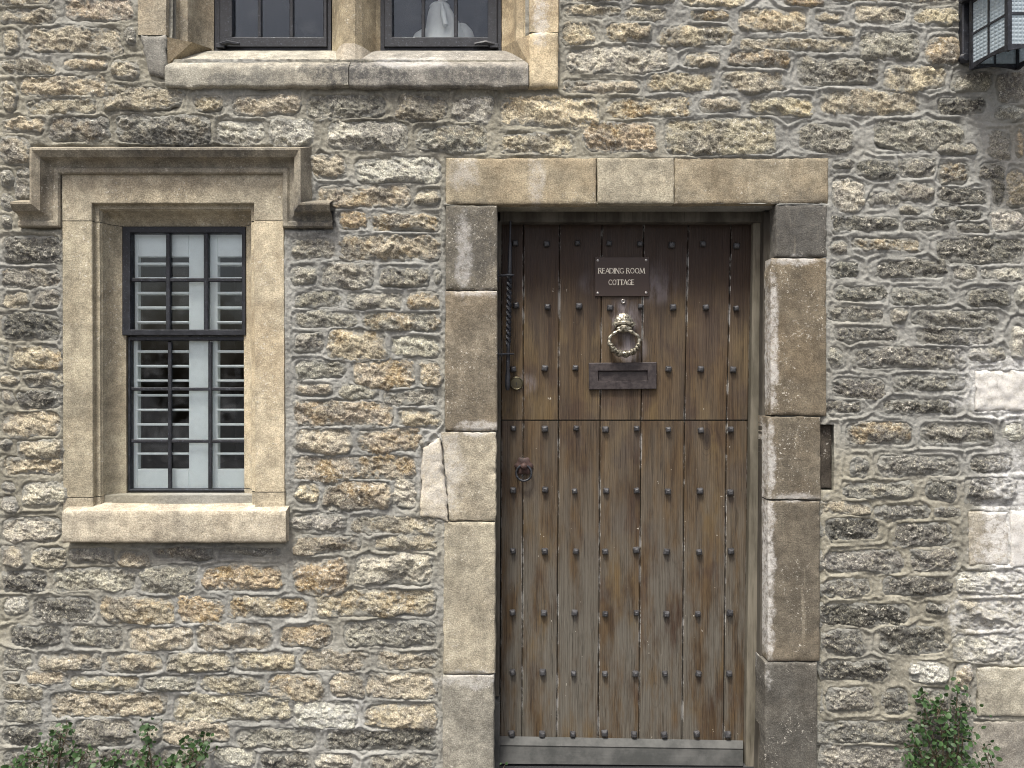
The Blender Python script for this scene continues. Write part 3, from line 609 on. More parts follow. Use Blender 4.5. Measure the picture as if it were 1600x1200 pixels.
def lettering(m, txt, cx, cy, hpx, wpx):
    tot = sum(ADV[c] + .06 for c in txt); k = wpx / tot; x = cx - wpx / 2
    for ch in txt:
        for st in GL.get(ch, []):
            *pts, wd = st
            for (a, b) in zip(pts[:-1], pts[1:]):
                A_ = Vector((x + a[0] * k, cy + (.5 - a[1]) * hpx)); B_ = Vector((x + b[0] * k, cy + (.5 - b[1]) * hpx))
                d = (B_ - A_).normalized(); n = Vector((-d.y, d.x)) * wd * hpx * .5; e = d * .03 * hpx
                q = [A_ + n - e, B_ + n + e, B_ - n + e, A_ - n - e]
                m.loft([[W(v.x, v.y, DD - .0055) for v in q], [W(v.x, v.y, DD - .0068) for v in q]])
            if len(pts) == 2 and abs(pts[0][0] - pts[1][0]) < .15 and ch != 'T' or ch == 'T' and pts[0][0] == .3:
                for e_ in pts:
                    xx = x + e_[0] * k; y_ = cy + (.5 - e_[1]) * hpx
                    m.loft([[W(xx + a, y_ + b, d) for a, b in ((-1.3, -.25), (1.3, -.25), (1.3, .25), (-1.3, .25))] for d in (DD - .0055, DD - .0066)])
        x += (ADV[ch] + .06) * k
lm = MB(); lettering(lm, 'READING ROOM', 971.8, 423, 8.2, 73); lm.obj('lettering', CREAM, plate); lm = MB(); lettering(lm, 'COTTAGE', 971.5, 441, 8.2, 41); lm.obj('lettering', CREAM, plate)
for (x, y) in ((934, 407), (1009.5, 406.5), (934, 458), (1009.5, 457.5)):
    m = MB(); m.lathe(W(x, y, DD - .006), [(.0001, -.0022), (.003, -.0022), (.0046, -.0012), (.005, .001)], 10); m.obj('screw', STEEL, plate)
m = MB(); c = W(973.5, 471, DD); m.lathe(c, [(.0085, .002), (.0085, -.004), (.006, -.006), (.0035, -.005), (.003, -.001), (.0001, -.001)], 14); m.obj('eyelet', STEEL, door)
# knocker
kc = W(974, 508, DD)
m = MB()
def shell(th, rr):   # ridged fan
    t = (th) / math.pi; return rr * (1 + .05 * math.cos(th * 16))
rings = []
for rr, yy in ((.036, .002), (.036, -.005), (.027, -.013), (.014, -.018), (.002, -.019)):
    rings.append([kc + Vector((shell(t, rr) * math.cos(t) * .95, yy + .0018 * math.cos(t * 16) * (rr / .036), .006 + shell(t, rr) * math.sin(t) * 1.02)) for t in np.linspace(-.5, math.pi + .5, 40)])
m.loft(rings, sm=True)
for s_ in (-1, 1):      # side scrolls
    m.tube([kc + Vector((s_ * (.031 + .008 * math.cos(a) * (1 - a / 9)), -.012 - a * .0008, .000 + .008 * math.sin(a) * (1 - a / 9))) for a in np.linspace(0, 7.5, 22)], np.linspace(.0052, .003, 22), 6)
m.tube([kc + Vector((x, -.016 - .006 * (1 - (x / .032) ** 2), .005 + .002 * math.cos(x * 90))) for x in np.linspace(-.033, .033, 12)], [.004 + .004 * (1 - (abs(x) / .033) ** 2) for x in np.linspace(-.033, .033, 12)], 8)
m.tube([kc + Vector((x, -.018, -.014)) for x in np.linspace(-.026, .026, 9)], [.005, .008, .0095, .009, .0105, .009, .0095, .008, .005], 10)
m.lathe(kc + Vector((0, 0, -.012)), [(.026, .002), (.026, -.014), (.018, -.026), (.002, -.030)], 14, sz=.62)
kn = m.obj('knocker', BRASS, door)
m = MB(); rc = W(974, 531, DD) + Vector((0, -.02, 0)); pts = []; rad = []
for a in np.linspace(0, 2 * math.pi, 97)[:-1]:
    lo = max(0, -math.sin(a)); up_ = max(0, math.sin(a))
    pts.append(rc + Vector((.054 * math.cos(a) * (1 - .20 * up_ ** 2), -.006 * lo, (.050 if a > math.pi else .036) * math.sin(a) - .002)))
    rad.append(.0062 + .0055 * lo ** 1.2 + (.0016 * math.cos(a * 13)) * (.5 + lo))
m.tube(pts, rad, 10, closed=True)
for k in range(-5, 6):   # acanthus leaves round the lower half
    a = -math.pi / 2 + k * .24; L = .016 if k else .023
    d = Vector((math.cos(a), 0, math.sin(a))); p0 = rc + Vector((.053 * math.cos(a), -.014,   .050 * math.sin(a) - .002)) - d * L * .55
    m.tube([p0 + d * L * t + Vector((0, -.006 * math.sin(t * 3.1), 0)) for t in np.linspace(0, 1.15, 6)], [.002, .0045, .0055, .005, .0035, .001], 7)
m.obj('ring', BRASS, kn)
# letterbox
m = MB(); o_ = [(919.5, 567), (1026, 566), (1026, 608), (920.5, 609)]; i_ = [(934, 579), (1012, 578.5), (1012, 595), (934.5, 595.5)]; i2 = [(935.5, 581), (1011, 580.5), (1011, 594), (936, 594.5)]
m.loft([[W(x, y, DD + .002) for x, y in o_], [W(x, y, DD - .01) for x, y in o_], [W(972.5 + (x - 972.5) * .985, 587.5 + (y - 587.5) * .95, DD - .0125) for x, y in o_], [W(x, y, DD - .0125) for x, y in i_], [W(x, y, DD - .001) for x, y in i2]], caps=False)
lb = m.obj('letterbox', RUST, door)
m = MB(); m.loft([[W(x, y, DD + .003) for x, y in i_], [W(x, y, DD - .004) for x, y in i2]]); m.obj('flap', RUST, lb)
# cylinder lock
m = MB(); m.lathe(W(807, 599, DD), [(.0245, .002), (.0245, -.006), (.021, -.009), (.0195, -.008), (.019, -.0075), (.004, -.0085), (.0001, -.0085)], 28); lk = m.obj('lock', LOCK, door)
m = MB(); c = W(807, 600, DD - .0088); m.box(c + Vector((-.0012, -.0005, -.006)), c + Vector((.0012, .001, .006))); m.obj('keyhole', ROOM, lk)
# ring pull
m = MB(); c = W(818.5, 728, DD); rings = []
for sc_, yy in ((1, .002), (1, -.004), (.8, -.008), (.42, -.009), (.36, -.018), (.25, -.022), (.02, -.024)):
    rings.append([c + Vector((.031 * sc_ * (1 + .11 * math.cos(t * 6) * (sc_ > .5)) * math.cos(t), yy, .031 * sc_ * (1 + .11 * math.cos(t * 6) * (sc_ > .5)) * math.sin(t))) for t in np.linspace(0, 2 * math.pi, 49)[:-1]])
m.loft(rings, sm=True); rp = m.obj('ring_pull', PULL, door)
m = MB(); c = W(818.5, 739, DD - .014); m.tube([c + Vector((.0275 * math.cos(a), -.006 * math.sin(a) * -1, .0275 * math.sin(a))) for a in np.linspace(0, 2 * math.pi, 41)[:-1]], .0038, 8, closed=True); m.obj('ring', IRON, rp)
# twisted iron rod on the left jamb
rd = thing('iron_rod', 'twisted black iron rod hanging beside the left edge of the door', 'bell pull', W(795, 610, .06))
RDP = .075
def rodp(y): return W(797.5 - 4.5 * (y - 350) / 260, y, RDP)
m = MB(); m.tube([rodp(y) for y in (345, 352, 378, 380, 430, 440, 530, 538, 545, 582, 586, 604, 610)], [.0035, .004, .004, .0065, .0075, .005, .005, .0075, .0065, .007, .0095, .0095, .006], 8)
m.obj('rod', IRON, rd)
m = MB(); ys = np.linspace(430, 540, 45); rings = []
for j, y in enumerate(ys):
    c = rodp(y); a0 = j * .42
    rings.append([c + Vector((r_ * math.cos(a0 + t), r_ * math.sin(a0 + t), 0)) for t, r_ in zip(np.linspace(0, 2 * math.pi, 9)[:-1], [.0098, .0058] * 4)])
m.loft(rings); m.obj('twisted_section', IRON, rd)
for y in (430, 553):
    m = MB(); a, b = W(778, y + 1, .03), W(803, y, RDP - .012); e = W(796 - 4.5 * (y - 350) / 260, y, RDP)
    m.tube([a + Vector((-.004, .02, 0)), a, b], [.004, .0045, .003], 6); m.tube([e + Vector((.0125 * math.cos(t), .0125 * math.sin(t), 0)) for t in np.linspace(0, 6.283, 17)[:-1]], .003, 6, closed=True)
    m.box(a + Vector((-.006, .002, -.02)), a + Vector((.003, .012, .02)), .002)
    m.obj('eye_bracket', IRON, rd)

# ------------------------------------------------------------------ mouldings swept along a mitred path
def sweep(path, prof, name, mat, parent, color=None, side=1, wob=.35, sub=14, label=None, sharp=35):
    "path: wall-grid points; prof: (offset to the outside in px, depth). Straight runs are subdivided and slightly worn"
    pts = [Vector(p) for p in path]; n = len(pts); rows = []
    nr = []
    for i in range(n - 1):
        d = (pts[i + 1] - pts[i]).normalized(); nr.append(Vector((d.y, -d.x)) * side)
    for i in range(n):
        if i == 0: mt = nr[0]
        elif i == n - 1: mt = nr[-1]
        else:
            mt = nr[i - 1] + nr[i]; mt = mt / max(.2, mt.dot(nr[i]))
        rows.append((pts[i], mt))
    full = []
    for i in range(n - 1):
        L = (pts[i + 1] - pts[i]).length; k = max(2, int(L / sub))
        for j in range(k + (1 if i == n - 2 else 0)):
            t = j / k; full.append((pts[i].lerp(pts[i + 1], t), rows[i][1].lerp(rows[i + 1][1], t)))
    pr = []
    for (a, b) in zip(prof[:-1], prof[1:]): pr.append(a)
    pr.append(prof[-1])
    V = np.zeros((len(full), len(pr), 3)); sd_ = rng.integers(900)
    for i, (p, mt) in enumerate(full):
        for j, (o, d) in enumerate(pr):
            q = p + mt * o; V[i, j] = (q.x, d, q.y)
    V[..., 1] += .0012 * wob * vnoise(V[..., 0] / 20, V[..., 2] / 20, sd_)
    V[..., 0] += wob * vnoise(V[..., 0] / 16, V[..., 2] / 16, sd_ + 1); V[..., 2] += wob * vnoise(V[..., 0] / 16, V[..., 2] / 16, sd_ + 2)
    V[..., 0] = (V[..., 0] - 800) * S; V[..., 2] = CZ + (600 - V[..., 2]) * S
    o = npmesh(name, V, gridq(*V.shape[:2]), mat, parent, color, sharp=sharp)
    # end caps
    return o
def cave(o0, d0, o1, d1, n=7):   # concave quarter
    return [(o0 + (o1 - o0) * (1 - math.cos(t * math.pi / 2)), d0 + (d1 - d0) * math.sin(t * math.pi / 2)) for t in np.linspace(0, 1, n)]
gw = thing('stone_window', 'lower stone framed window with square hood mould and iron glazing bars', 'window', P(272, 852, .05))
REV = [(47, .08), (47, .002), (46, -.005), (1, -.005), (0, -.003), (-.3, .014), (-7, .0145), (-8, .022)] + cave(-9, .024, -31, .088, 8) + [(-31, .16)]
REV[8:16] = [(-9 - 22 * (t ** 1.6), .024 + .064 * (1 - (1 - t) ** 1.7)) for t in np.linspace(0, 1, 8)]
wcol = (.34, .265, .165, .45)
sweep([(144.5, 345), (144.5, 318), (397.5, 318), (397.5, 344)], REV, 'head_stone', DRESSED, gw, (.34, .315, .25, .15), side=1)
sweep([(146.5, 776), (145, 346.2)], REV, 'jamb_stone', DRESSED, gw, (.335, .31, .24, .12), side=1)
sweep([(397.5, 345.2), (399, 768)], REV, 'jamb_stone', DRESSED, gw, (.46, .415, .315, .25), side=1)
sweep([(146.6, 800), (146.5, 777.2)], REV, 'base_stone', DRESSED, gw, (.36, .33, .26, .1), side=1)
sweep([(399, 769.2), (399, 800)], REV, 'base_stone', DRESSED, gw, (.43, .395, .31, .15), side=1)
HOOD = [(0, .02), (0, -.012), (2, -.018), (8, -.018), (11, -.011), (14, -.0125), (17, -.016), (20, -.024), (22, -.045), (31, -.060), (34, -.0595), (46, .012)]
sweep([(33, 356), (97, 356), (97, 273.5), (443, 273.5), (443, 357), (521, 357)], HOOD, 'hood_mould', DRESSED, gw, (.25, .235, .195, .12), side=-1 if False else 1, wob=.5)
# stop ends
for x, s_ in ((33, -1), (521, 1)):
    pass
# sill: worn top falling to a plain front
def sill(name, x0, x1, yt, yf, yb, dback, proj, col, parent, wear=0.0, yb_w=1.0):
    xs = np.linspace(x0, x1, max(6, int((x1 - x0) / 5)))
    pr = []
    for t in np.linspace(0, 1, 9): pr.append((yt + (yf - yt) * t ** 1.25, dback + (proj - dback) * t, t))
    pr += [(yf + 2.5, proj - .002, 1.0), (yf + 6, proj - .003, 1.0)] + [(y, proj - .003, 1.0) for y in np.linspace(yf + 12, yb - 3, 5)] + [(yb - 1, proj - .001, 1.), (yb, proj + .004, 1.), (yb - 1, .06, 1.)]
    V = np.zeros((len(pr), len(xs), 3)); sd_ = rng.integers(900)
    for i, (y, d, t) in enumerate(pr):
        c = np.clip(1 - ((xs - (x0 + x1) / 2) / ((x1 - x0) * .42)) ** 2, 0, 1)
        V[i, :, 0] = xs; V[i, :, 2] = y + (wear * c * math.sin(min(t, 1) * math.pi) if i < 9 else 0); V[i, :, 1] = d
    V[..., 1] -= .0012 * vnoise(V[..., 0] / 30, V[..., 2] / 30, sd_) + .0007 * vnoise(V[..., 0] / 7, V[..., 2] / 7, sd_ + 4)
    V[-3:, :, 2] += yb_w * (1.6 * vnoise(xs / 40, xs * 0, sd_) + 1.2 * vnoise(xs / 9, xs * 0 + 3, sd_))
    V[..., 0] = (V[..., 0] - 800) * S; V[..., 2] = CZ + (600 - V[..., 2]) * S
    V = np.pad(V, ((0, 0), (1, 1), (0, 0)), mode='edge'); V[:, 0, 1] = .1; V[:, -1, 1] = .1
    return npmesh(name, V, gridq(*V.shape[:2]), DRESSED, parent, col, sharp=50)
sill('sill', 108, 452, 777, 796, 844.5, .12, -.038, (.42, .39, .32, .1), gw, wear=3, yb_w=.4)
# iron lights
def bars(parent, name, rects, d0, d1, mat=IRON, bev=.002, each=True):
    for (x0, y0, x1, y1) in rects:
        m = MB(); a, b = W(x0, y1, d0), W(x1, y0, d0); m.box((a.x, d0, a.z), (b.x, d1, b.z), bev); m.obj(name, mat, parent)
def pane(parent, x0, y0, x1, y1, d):
    a, b = W(x0, y1, d), W(x1, y0, d); m = MB(); tw = rng.uniform(-.0012, .0012, 4)
    f = [(a.x, d + tw[0], a.z), (b.x, d + tw[1], a.z), (b.x, d + tw[2], b.z), (a.x, d + tw[3], b.z)]
    m.loft([[Vector(v) + Vector((0, .003, 0)) for v in f], f]); m.obj('pane', GLASS, parent)
def frame_ring(parent, name, outer, inner, d0, d1, mat=IRON):
    def L(r, d): return [W(r[0], r[3], d), W(r[2], r[3], d), W(r[2], r[1], d), W(r[0], r[1], d)]
    m = MB(); bv = .003
    o1 = [Vector((v.x, d1, v.z)) for v in L(outer, d0)]; i1 = [Vector((v.x, d1, v.z)) for v in L(inner, d0)]
    m.loft([o1, L(outer, d0 + bv), L((outer[0] + 1, outer[1] + 1, outer[2] - 1, outer[3] - 1), d0), L((inner[0] - 1, inner[1] - 1, inner[2] + 1, inner[3] + 1), d0), L(inner, d0 + bv), i1, o1], caps=False)
    return m.obj(name, mat, parent)
GD = .092
cs = frame_ring(gw, 'casement', (191, 354, 384, 524), (204, 364, 378, 515), GD - .012, GD + .02)
bars(cs, 'glazing_bar', [(259, 364, 265.5, 515), (318, 364, 325, 515)], GD - .006, GD + .008); bars(cs, 'glazing_bar', [(204, 434.5, 378, 440)], GD - .004, GD + .006)
for x0, x1 in ((203, 259), (265, 318), (325, 379)):
    for y0, y1 in ((363, 435), (440, 516)): pane(cs, x0, y0, x1, y1, GD + .004)
fx = frame_ring(gw, 'fixed_light', (200, 526, 389, 768), (204, 532, 388, 764), GD, GD + .03)
bars(fx, 'glazing_bar', [(262, 534, 267.5, 763), (325, 534, 330.5, 763)], GD + .002, GD + .012); bars(fx, 'glazing_bar', [(205, 605.5, 388, 610.5), (205, 687, 388, 692)], GD + .0045, GD + .010)
for x0, x1 in ((204, 262), (267, 325), (330, 388)):
    for y0, y1 in ((533, 606), (610, 687), (692, 764)): pane(fx, x0, y0, x1, y1, GD + .009)
# louvred shutters behind the glass
SD = .116
def shutter(x0, x1, s0, s1, label):
    t = thing('shutter', label, 'shutter', W((x0 + x1) / 2, 768, SD), 'white louvred shutters behind the lower window')
    def bx(n, xa, ya, xb, yb, d0=SD, d1=SD + .026, bev=.002):
        m = MB(); a, b = W(xa, yb, d0), W(xb, ya, d0); m.box((a.x, d0, a.z), (b.x, d1, b.z), bev); return m.obj(n, PAINT, t)
    bx('stile', x0, 345, x0 + s0, 772); bx('stile', x1 - s1, 345, x1, 772)
    bx('rail', x0 + s0, 345, x1 - s1, 401, SD + .001, SD + .024); bx('rail', x0 + s0, 733, x1 - s1, 772, SD + .001, SD + .024)
    for k in range(15):
        y = 413.5 + k * 22.7
        if y > 730: break
        yz = W(0, y, SD + .013).z; a = W(x0 + s0, 0, SD).x; b = W(x1 - s1, 0, SD).x
        m = MB(); ring = [(-.019, .001), (-.017, .0048), (.0, .0040), (.017, .002), (.019, -.0008), (.017, -.0042), (0, -.0040), (-.017, -.0036)]
        m.loft([[Vector((xx, SD + .013 + dy, yz + dz - .0)) for dy, dz in ring] for xx in (a, b)]); m.obj('louver', PAINT, t)
shutter(203, 326, 12, 31, 'wider white louvred shutter in the left part of the lower window')
shutter(328, 392, 12, 10, 'narrow white louvred shutter in the right part of the lower window')

# ------------------------------------------------------------------ upper window
uw = thing('stone_window', 'upper stone mullioned window with two dark iron casements, cut by the frame top', 'window', P(544, 130, .05))
UD = .16
REVU = [(46, .10), (46, -.003), (45, -.008), (1, -.008), (0, -.005), (-.5, .035), (-8, .037), (-9, .05), (-20, .058), (-22, .07)] + [(-22 - 22 * t ** 1.6, .07 + .09 * (1 - (1 - t) ** 1.7)) for t in np.linspace(.1, 1, 7)] + [(-44, .24)]
sweep([(262, 56), (262, -200)], REVU, 'jamb_stone', DRESSED, uw, (.33, .305, .245, .25), side=1, wob=.6)
sweep([(827, -200), (827, 52)], REVU, 'jamb_stone', DRESSED, uw, (.44, .385, .28, .35), side=1, wob=.6)
block('base_stone', 218, 57, 262, 125, (.22, .22, .205, .03), uw, front=-.018, chip=2.2, r=7, poly=[(220, 57), (261, 57), (262, 128), (236, 118)])
block('base_stone', 826, 54, 872, 139, (.54, .475, .345, .3), uw, front=-.02, chip=1.6, r=5)
# sloping stools beside the sill
for (pts, col) in (([(261, 58, -.006), (300, 66, .05), (330, 76, .15), (328, 80, .155), (262, 100, -.006)], (.25, .215, .155, .2)), ([(828, 54, -.006), (806, 62, .05), (786, 74, .15), (786, 82, .155), (828, 104, -.006)], (.43, .37, .265, .35))):
    f = [W(*p) for p in pts]; b = [v + Vector((0, .10, -.01)) for v in f]; m = MB(); m.loft([b, f]); m.obj('stool', DRESSED, uw, col)
def upsill(x0, x1, col):
    return sill('sill_stone', x0, x1, 46, 108, 139.5, UD + .01, -.022, col, uw, wear=0, yb_w=1.6)
upsill(262.6, 546.5, (.33, .325, .285, .08)); upsill(548, 825.4, (.27, .265, .245, .05))
# mullion
m = MB(); pr = [(-40, .2), (-40, UD), (-34, .145), (-26, .10), (-18, .065), (-9, .042), (-6, .04), (6, .04), (9, .042), (18, .065), (26, .10), (34, .145), (40, UD), (40, .2)]
m.loft([[P(542 + o, y, d) for o, d in pr] for y in (-200, 20, 64)]); m.obj('mullion', DRESSED, uw, (.36, .315, .225, .3))
m = MB(); m.loft([[P(542 + o * k, y, d - e) for o, d in pr] for y, k, e in ((60, 1.0, .002), (72, 1.08, .012), (92, 1.2, .03))]); m.obj('stool', DRESSED, uw, (.38, .355, .3, .15))
# head of the window, above the picture
block('head_stone', 216, -275, 873, -200, (.36, .3, .2, .3), uw)
for (xo0, xo1, xi0, xi1, b1, b2) in ((335, 518, 363, 505, 405, 455), (592, 784, 613, 762, 661, 712)):
    fo = frame_ring(uw, 'window_frame', (xo0, -190, xo1, 82), (xo0 + 9, -182, xo1 - 8, 74), UD, UD + .05)
    c_ = frame_ring(uw, 'casement', (xo0 + 8, -184, xo1 - 7, 73.5), (xi0, -172, xi1, 58), UD - .008, UD + .03)
    bars(c_, 'glazing_bar', [(b1 - 2.5, -172, b1 + 3, 58), (b2 - 3, -172, b2 + 3, 58)], UD + .004, UD + .016)
    bars(c_, 'glazing_bar', [(xi0, -82, xi1, -77)], UD + .006, UD + .014)
    for x0, x1 in ((xi0 - 1, b1 - 2), (b1 + 2, b2 - 2), (b2 + 2, xi1 + 1)): pane(c_, x0, -172, x1, 58.5, UD + .012)
    hx = xo0 + 10 if xo0 < 400 else xo1 - 12
    m = MB(); a = W(hx, 70, UD - .012); sg = 1 if xo0 < 400 else -1
    m.tube([a, a + Vector((sg * .03, -.01, .004)), a + Vector((sg * .07, -.006, .0))], [.009, .008, .005], 7); m.box(a + Vector((-.016, -.008, -.014)), a + Vector((.016, .006, .002)), .002)
    m.obj('hinge', IRON, c_)
# ornament behind the right casement
orn = MB(); base = W(690, 74, UD + .09); top = W(692, 2, UD + .09); Hh = top.z - base.z; rings = []
for t in np.linspace(0, 1, 26):
    r = (.088 * (1 - t) ** .62 * (1 - .16 * math.sin(t * 3)) + .010) * (1 if t < .86 else 1.15)
    if t > .97: r *= .5
    ring = []
    for a in np.linspace(0, 2 * math.pi, 49)[:-1]:
        f = 1 + .10 * math.cos(3 * a + 2.5 * t) + .035 * math.sin(9 * a - 6 * t) * (1 - t) + .05 * math.cos(2 * a + 1)
        ring.append(base + Vector((r * f * math.cos(a) + .006 * math.sin(t * 5), r * f * .75 * math.sin(a), Hh * t)))
    rings.append(ring)
orn.loft(rings, sm=True)
for dx, hh, rr in ((.075, .55, .05), (-.06, .42, .055)):      # folded side lobes
    orn.lathe(base + Vector((dx, .01, 0)), [(rr, 0), (rr * 1.05, Hh * hh * .3), (rr * .8, Hh * hh * .7), (rr * .35, Hh * hh * .95), (.002, Hh * hh)], 16, axis='z', sz=.8)
orn.tube([top + Vector((-.016, -.012, -.012)), top + Vector((.0, -.022, .0)), top + Vector((.018, -.03, -.010))], [.006, .009, .003], 8)
orn.tube([base + Vector((.02, -.066, Hh * .30)), base + Vector((.012, -.06, Hh * .55)), base + Vector((.004, -.034, Hh * .85))], [.010, .012, .006], 8)
props(orn.obj('ornament', PLASTER, sharp=60), 'white pointed plaster ornament behind the right upper casement', 'ornament', kind='thing')
# dark rooms behind the windows
def room(x0, y0, x1, y1, d0, depth, ledge=None):
    a, b = P(x0, y1, d0), P(x1, y0, d0 + depth); m = MB()
    v = [(a.x, a.y, a.z), (b.x, a.y, a.z), (b.x, a.y, b.z), (a.x, a.y, b.z), (a.x, b.y, a.z), (b.x, b.y, a.z), (b.x, b.y, b.z), (a.x, b.y, b.z)]
    m.add(v, [[4, 5, 6, 7], [0, 1, 5, 4], [3, 2, 6, 7], [0, 4, 7, 3], [1, 2, 6, 5]]); props(m.obj('room_interior', ROOM), kind='structure')
room(150, 300, 395, 778, .14, 1.2); room(268, -290, 822, 82, .21, 1.6)
# ------------------------------------------------------------------ wall lantern
LX, LD = 1.545, -.045
lt = thing('wall_lantern', 'black iron lantern with rippled glass panes at the top right of the wall', 'lantern', (LX + .08, -.05, W(0, 110, -.045).z))
zb = W(0, 110, LD).z; hgt = .235; wd, dp = .165, .16; sk = .028     # sk: the lamp is turned a little away from the wall's line
def LP(u, v, h, ex=0): # u across, v outward, h up
    return Vector((LX - ex + u * (wd + 2 * ex) + v * sk, LD + ex - v * (dp + 2 * ex), zb + h))
t_ = .013
def post(u, v):
    m = MB(); du, dv = t_ / wd, t_ / dp; u0 = u * (1 - du); v0 = v * (1 - dv)
    m.loft([[LP(u0, v0, h), LP(u0 + du, v0, h), LP(u0 + du, v0 + dv, h), LP(u0, v0 + dv, h)] for h in (0, hgt)]); m.obj('corner_post', IRON, lt)
for u in (0, 1):
    for v in (0, 1): post(u, v)
def side(p0, p1, nrm):
    # rails, an arched lower rail, cross bars and four panes between two posts
    def Q(s, h, o=0): return p0.lerp(p1, s) + Vector((0, 0, h)) + nrm * o
    m = MB(); n = 12
    lo = [Q(s, 0) for s in np.linspace(.05, .95, n)]; hi = [Q(s, .016 + 0.0 * s) for s in np.linspace(.05, .95, n)]
    lo = [Q(s, .010 * math.sin(math.pi * (s - .05) / .9)) for s in np.linspace(.05, .95, n)]
    hi = [Q(s, .020) for s in np.linspace(.05, .95, n)]
    loop = lo + hi[::-1]; m.loft([[v - nrm * .007 for v in loop], [v - nrm * .001 for v in loop]]); m.obj('rail', IRON, lt); m = MB()
    m.loft([[Q(.05, hgt - .014, -.007), Q(.95, hgt - .014, -.007), Q(.95, hgt, -.007), Q(.05, hgt, -.007)], [Q(.05, hgt - .014, -.001), Q(.95, hgt - .014, -.001), Q(.95, hgt, -.001), Q(.05, hgt, -.001)]])
    m.obj('rail', IRON, lt)
    m = MB(); w = .022
    m.loft([[Q(.5 - w, .02, o), Q(.5 + w, .02, o), Q(.5 + w, hgt - .014, o), Q(.5 - w, hgt - .014, o)] for o in (-.008, -.0015)]); m.obj('glazing_bar', IRON, lt); m = MB()
    hm = hgt * .5
    m.loft([[Q(.06, hm - .0035, o), Q(.94, hm - .0035, o), Q(.94, hm + .0035, o), Q(.06, hm + .0035, o)] for o in (-.0075, -.001)])
    m.obj('glazing_bar', IRON, lt)
    for (s0, s1) in ((.06, .478), (.522, .94)):
        for (h0, h1) in ((.02, hm - .0035), (hm + .0035, hgt - .014)):
            m = MB(); m.loft([[Q(s0, h0, o), Q(s1, h0, o), Q(s1, h1, o), Q(s0, h1, o)] for o in (-.006, -.0035)]); m.obj('pane', LGLASS, lt)
side(LP(0, 0, 0), LP(0, 1, 0), Vector((-1, 0, 0))); side(LP(0, 1, 0), LP(1, 1, 0), Vector((0, -1, 0))); side(LP(1, 1, 0), LP(1, 0, 0), Vector((1, 0, 0))); side(LP(1, 0, 0), LP(0, 0, 0), Vector((0, 1, 0)))
m = MB(); m.loft([[LP(u, v, h, e) for u, v in ((0, 0), (1, 0), (1, 1), (0, 1))] for h, e in ((hgt, .02), (hgt + .006, .022), (hgt + .075, -.055), (hgt + .09, -.055))]); m.obj('roof', IRON, lt)
m = MB(); m.lathe(LP(.5, .5, hgt + .088), [(.022, 0), (.026, .01), (.016, .03), (.004, .045)], 12, axis='z'); m.obj('finial', IRON, lt)
m = MB(); x0 = LX - .012
m.box((x0, -.028, zb + .055), (x0 + .17, .0, zb + .30), .004); m.lathe((x0 + .012, -.018, zb + .052), [(.016, .01), (.019, -.004), (.012, -.012)], 12)
m.box((LX + .06, LD - .01, zb + hgt * .55), (LX + .10, -.02, zb + hgt * .7)); m.obj('back_plate', IRON, lt)

# ------------------------------------------------------------------ plants at the foot of the wall
def leaf_geo(L, Wd, fold, n=5):
    vs = []; fs = []
    prof = [(0, .12), (.22, .8), (.5, 1.0), (.78, .68), (1, .0)]
    for t, w in prof:
        y = -.25 * L * (t - .3) ** 2
        vs += [(-Wd * w * .5, t * L, y + fold * w), (0, t * L, y), (Wd * w * .5, t * L, y + fold * w)]
    for i in range(4):
        b = i * 3; fs += [[b, b + 1, b + 4, b + 3], [b + 1, b + 2, b + 5, b + 4]]
    return vs, fs
def leaf_xf(p, size, r):
    from mathutils import Euler
    az = r.uniform(0, 6.283); tilt = r.uniform(.5, 1.35)
    d = Vector((math.cos(az), -.55 - .3 * r.random(), math.sin(az) * .9)).normalized()
    nrm = Vector((r.uniform(-.5, .5), -1, r.uniform(0, 1.1))).normalized()
    x = d.cross(nrm).normalized(); z = x.cross(d)
    return d, x, z
leafmesh = []
def proto_leaf():
    for k in range(4):
        vs, fs = leaf_geo(1, .62 + .06 * k, .06)
        me = bpy.data.meshes.new('leaf'); me.from_pydata(vs, [], fs); me.polygons.foreach_set('use_smooth', [True] * len(fs)); me.materials.append(LEAF)
        a = me.attributes.new('shade', 'FLOAT', 'POINT'); a.data.foreach_set('value', [.25 * k] * len(vs)); leafmesh.append(me)
proto_leaf()
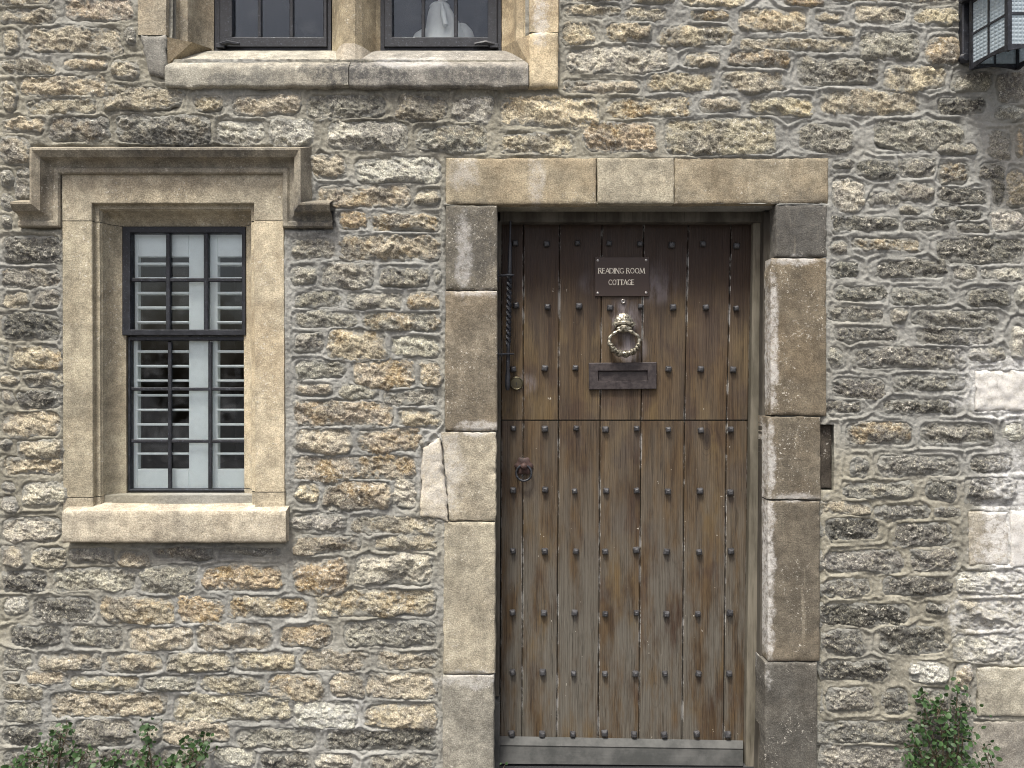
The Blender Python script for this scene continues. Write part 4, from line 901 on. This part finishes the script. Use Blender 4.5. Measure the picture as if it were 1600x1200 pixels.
def plant(name, label, base, blobs, seed, lsz=(.010, .026), dens=1.0, nbig=34):
    from mathutils import Matrix
    r = random.Random(seed); b0 = W(*base, -.03); b0.z = .002
    t = thing(name, label, 'plant', b0, 'weeds growing at the foot of the wall')
    stems = MB(); V = []; F = []; SH = []; big = []
    for (cx, cy, rad) in blobs:
        c = W(cx, cy, -.045); R_ = rad * S
        mid = b0.lerp(c, .5) + Vector((r.uniform(-.02, .02), -.02, .01))
        if (c - b0).length > .012: stems.tube([b0, mid, c], [.0028, .0022, .0014], 5)
        n = int(dens * 3.14 * rad * rad / 46)
        for k in range(n):
            q = Vector((r.gauss(0, .48), r.gauss(0, .42), r.gauss(0, .48)))
            p = c + q * R_; p.y = min(p.y, -.022 - .006 * r.random()); p.z = max(p.z, .008)
            if k % 4 == 0: stems.tube([c + (p - c) * .1, (c + p) / 2 + Vector((0, 0, -.003)), p], [.0012, .001, .0007], 4)
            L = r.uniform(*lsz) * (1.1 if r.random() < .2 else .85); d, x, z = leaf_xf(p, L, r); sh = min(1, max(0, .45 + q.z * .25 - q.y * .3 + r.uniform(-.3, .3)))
            if len(big) < nbig and q.y < -.25: big.append((p, L, d, x, z, sh)); continue
            vs, fs = leaf_geo(L, L * r.uniform(.55, .75), L * .07); o = len(V)
            V += [p + x * v[0] + d * v[1] + z * v[2] for v in vs]; F += [[o + i for i in f] for f in fs]; SH += [sh] * len(vs)
    stems.obj('stem', STEM, t, at=b0)
    me = bpy.data.meshes.new('foliage'); me.from_pydata([v - b0 for v in V], [], F); me.polygons.foreach_set('use_smooth', [True] * len(F)); me.materials.append(LEAF)
    a = me.attributes.new('shade', 'FLOAT', 'POINT'); a.data.foreach_set('value', SH)
    link('foliage', me, t, b0, kind='stuff')
    for (p, L, d, x, z, sh) in big:
        o = bpy.data.objects.new('leaf', leafmesh[min(3, int(sh * 4))]); C.objects.link(o); o.parent = t
        M4 = Matrix((x * L, d * L, z * L)).transposed().to_4x4(); M4.translation = p - b0; o.matrix_local = M4
plant('weed', 'leafy green weed at the far left foot of the wall', (95, 1203), [(78, 1180, 32), (95, 1150, 20), (128, 1186, 26), (106, 1138, 12), (30, 1196, 16), (52, 1190, 20)], 1)
plant('weed', 'tall thin weed with a tuft on top below the left window', (235, 1203), [(230, 1143, 17), (236, 1160, 14), (222, 1186, 22), (245, 1196, 22)], 2)
plant('weed', 'bushy weed just right of the tall thin one below the left window', (295, 1203), [(305, 1168, 22), (318, 1160, 16), (290, 1188, 26), (275, 1196, 20), (322, 1178, 12)], 3)
plant('weed', 'low sprig of leaves between the two taller weeds on the left', (165, 1203), [(160, 1194, 18), (182, 1190, 14), (172, 1184, 10)], 4)
plant('weed', 'large dark green weed climbing the wall right of the door', (1470, 1203), [(1440, 1090, 17), (1468, 1108, 24), (1496, 1078, 13), (1500, 1105, 18), (1442, 1132, 20), (1480, 1145, 30), (1506, 1135, 20), (1428, 1165, 20), (1460, 1180, 30), (1500, 1180, 28), (1432, 1192, 20), (1424, 1140, 10)], 5, dens=1.35, nbig=60)
plant('weed', 'small sprig beside the large weed at the right foot of the wall', (1540, 1203), [(1536, 1168, 12), (1545, 1176, 10), (1532, 1192, 11)], 6)
plant('weed', 'tiny green tuft by the left foot of the door', (787, 1203), [(787, 1198, 8)], 7, lsz=(.010, .016))
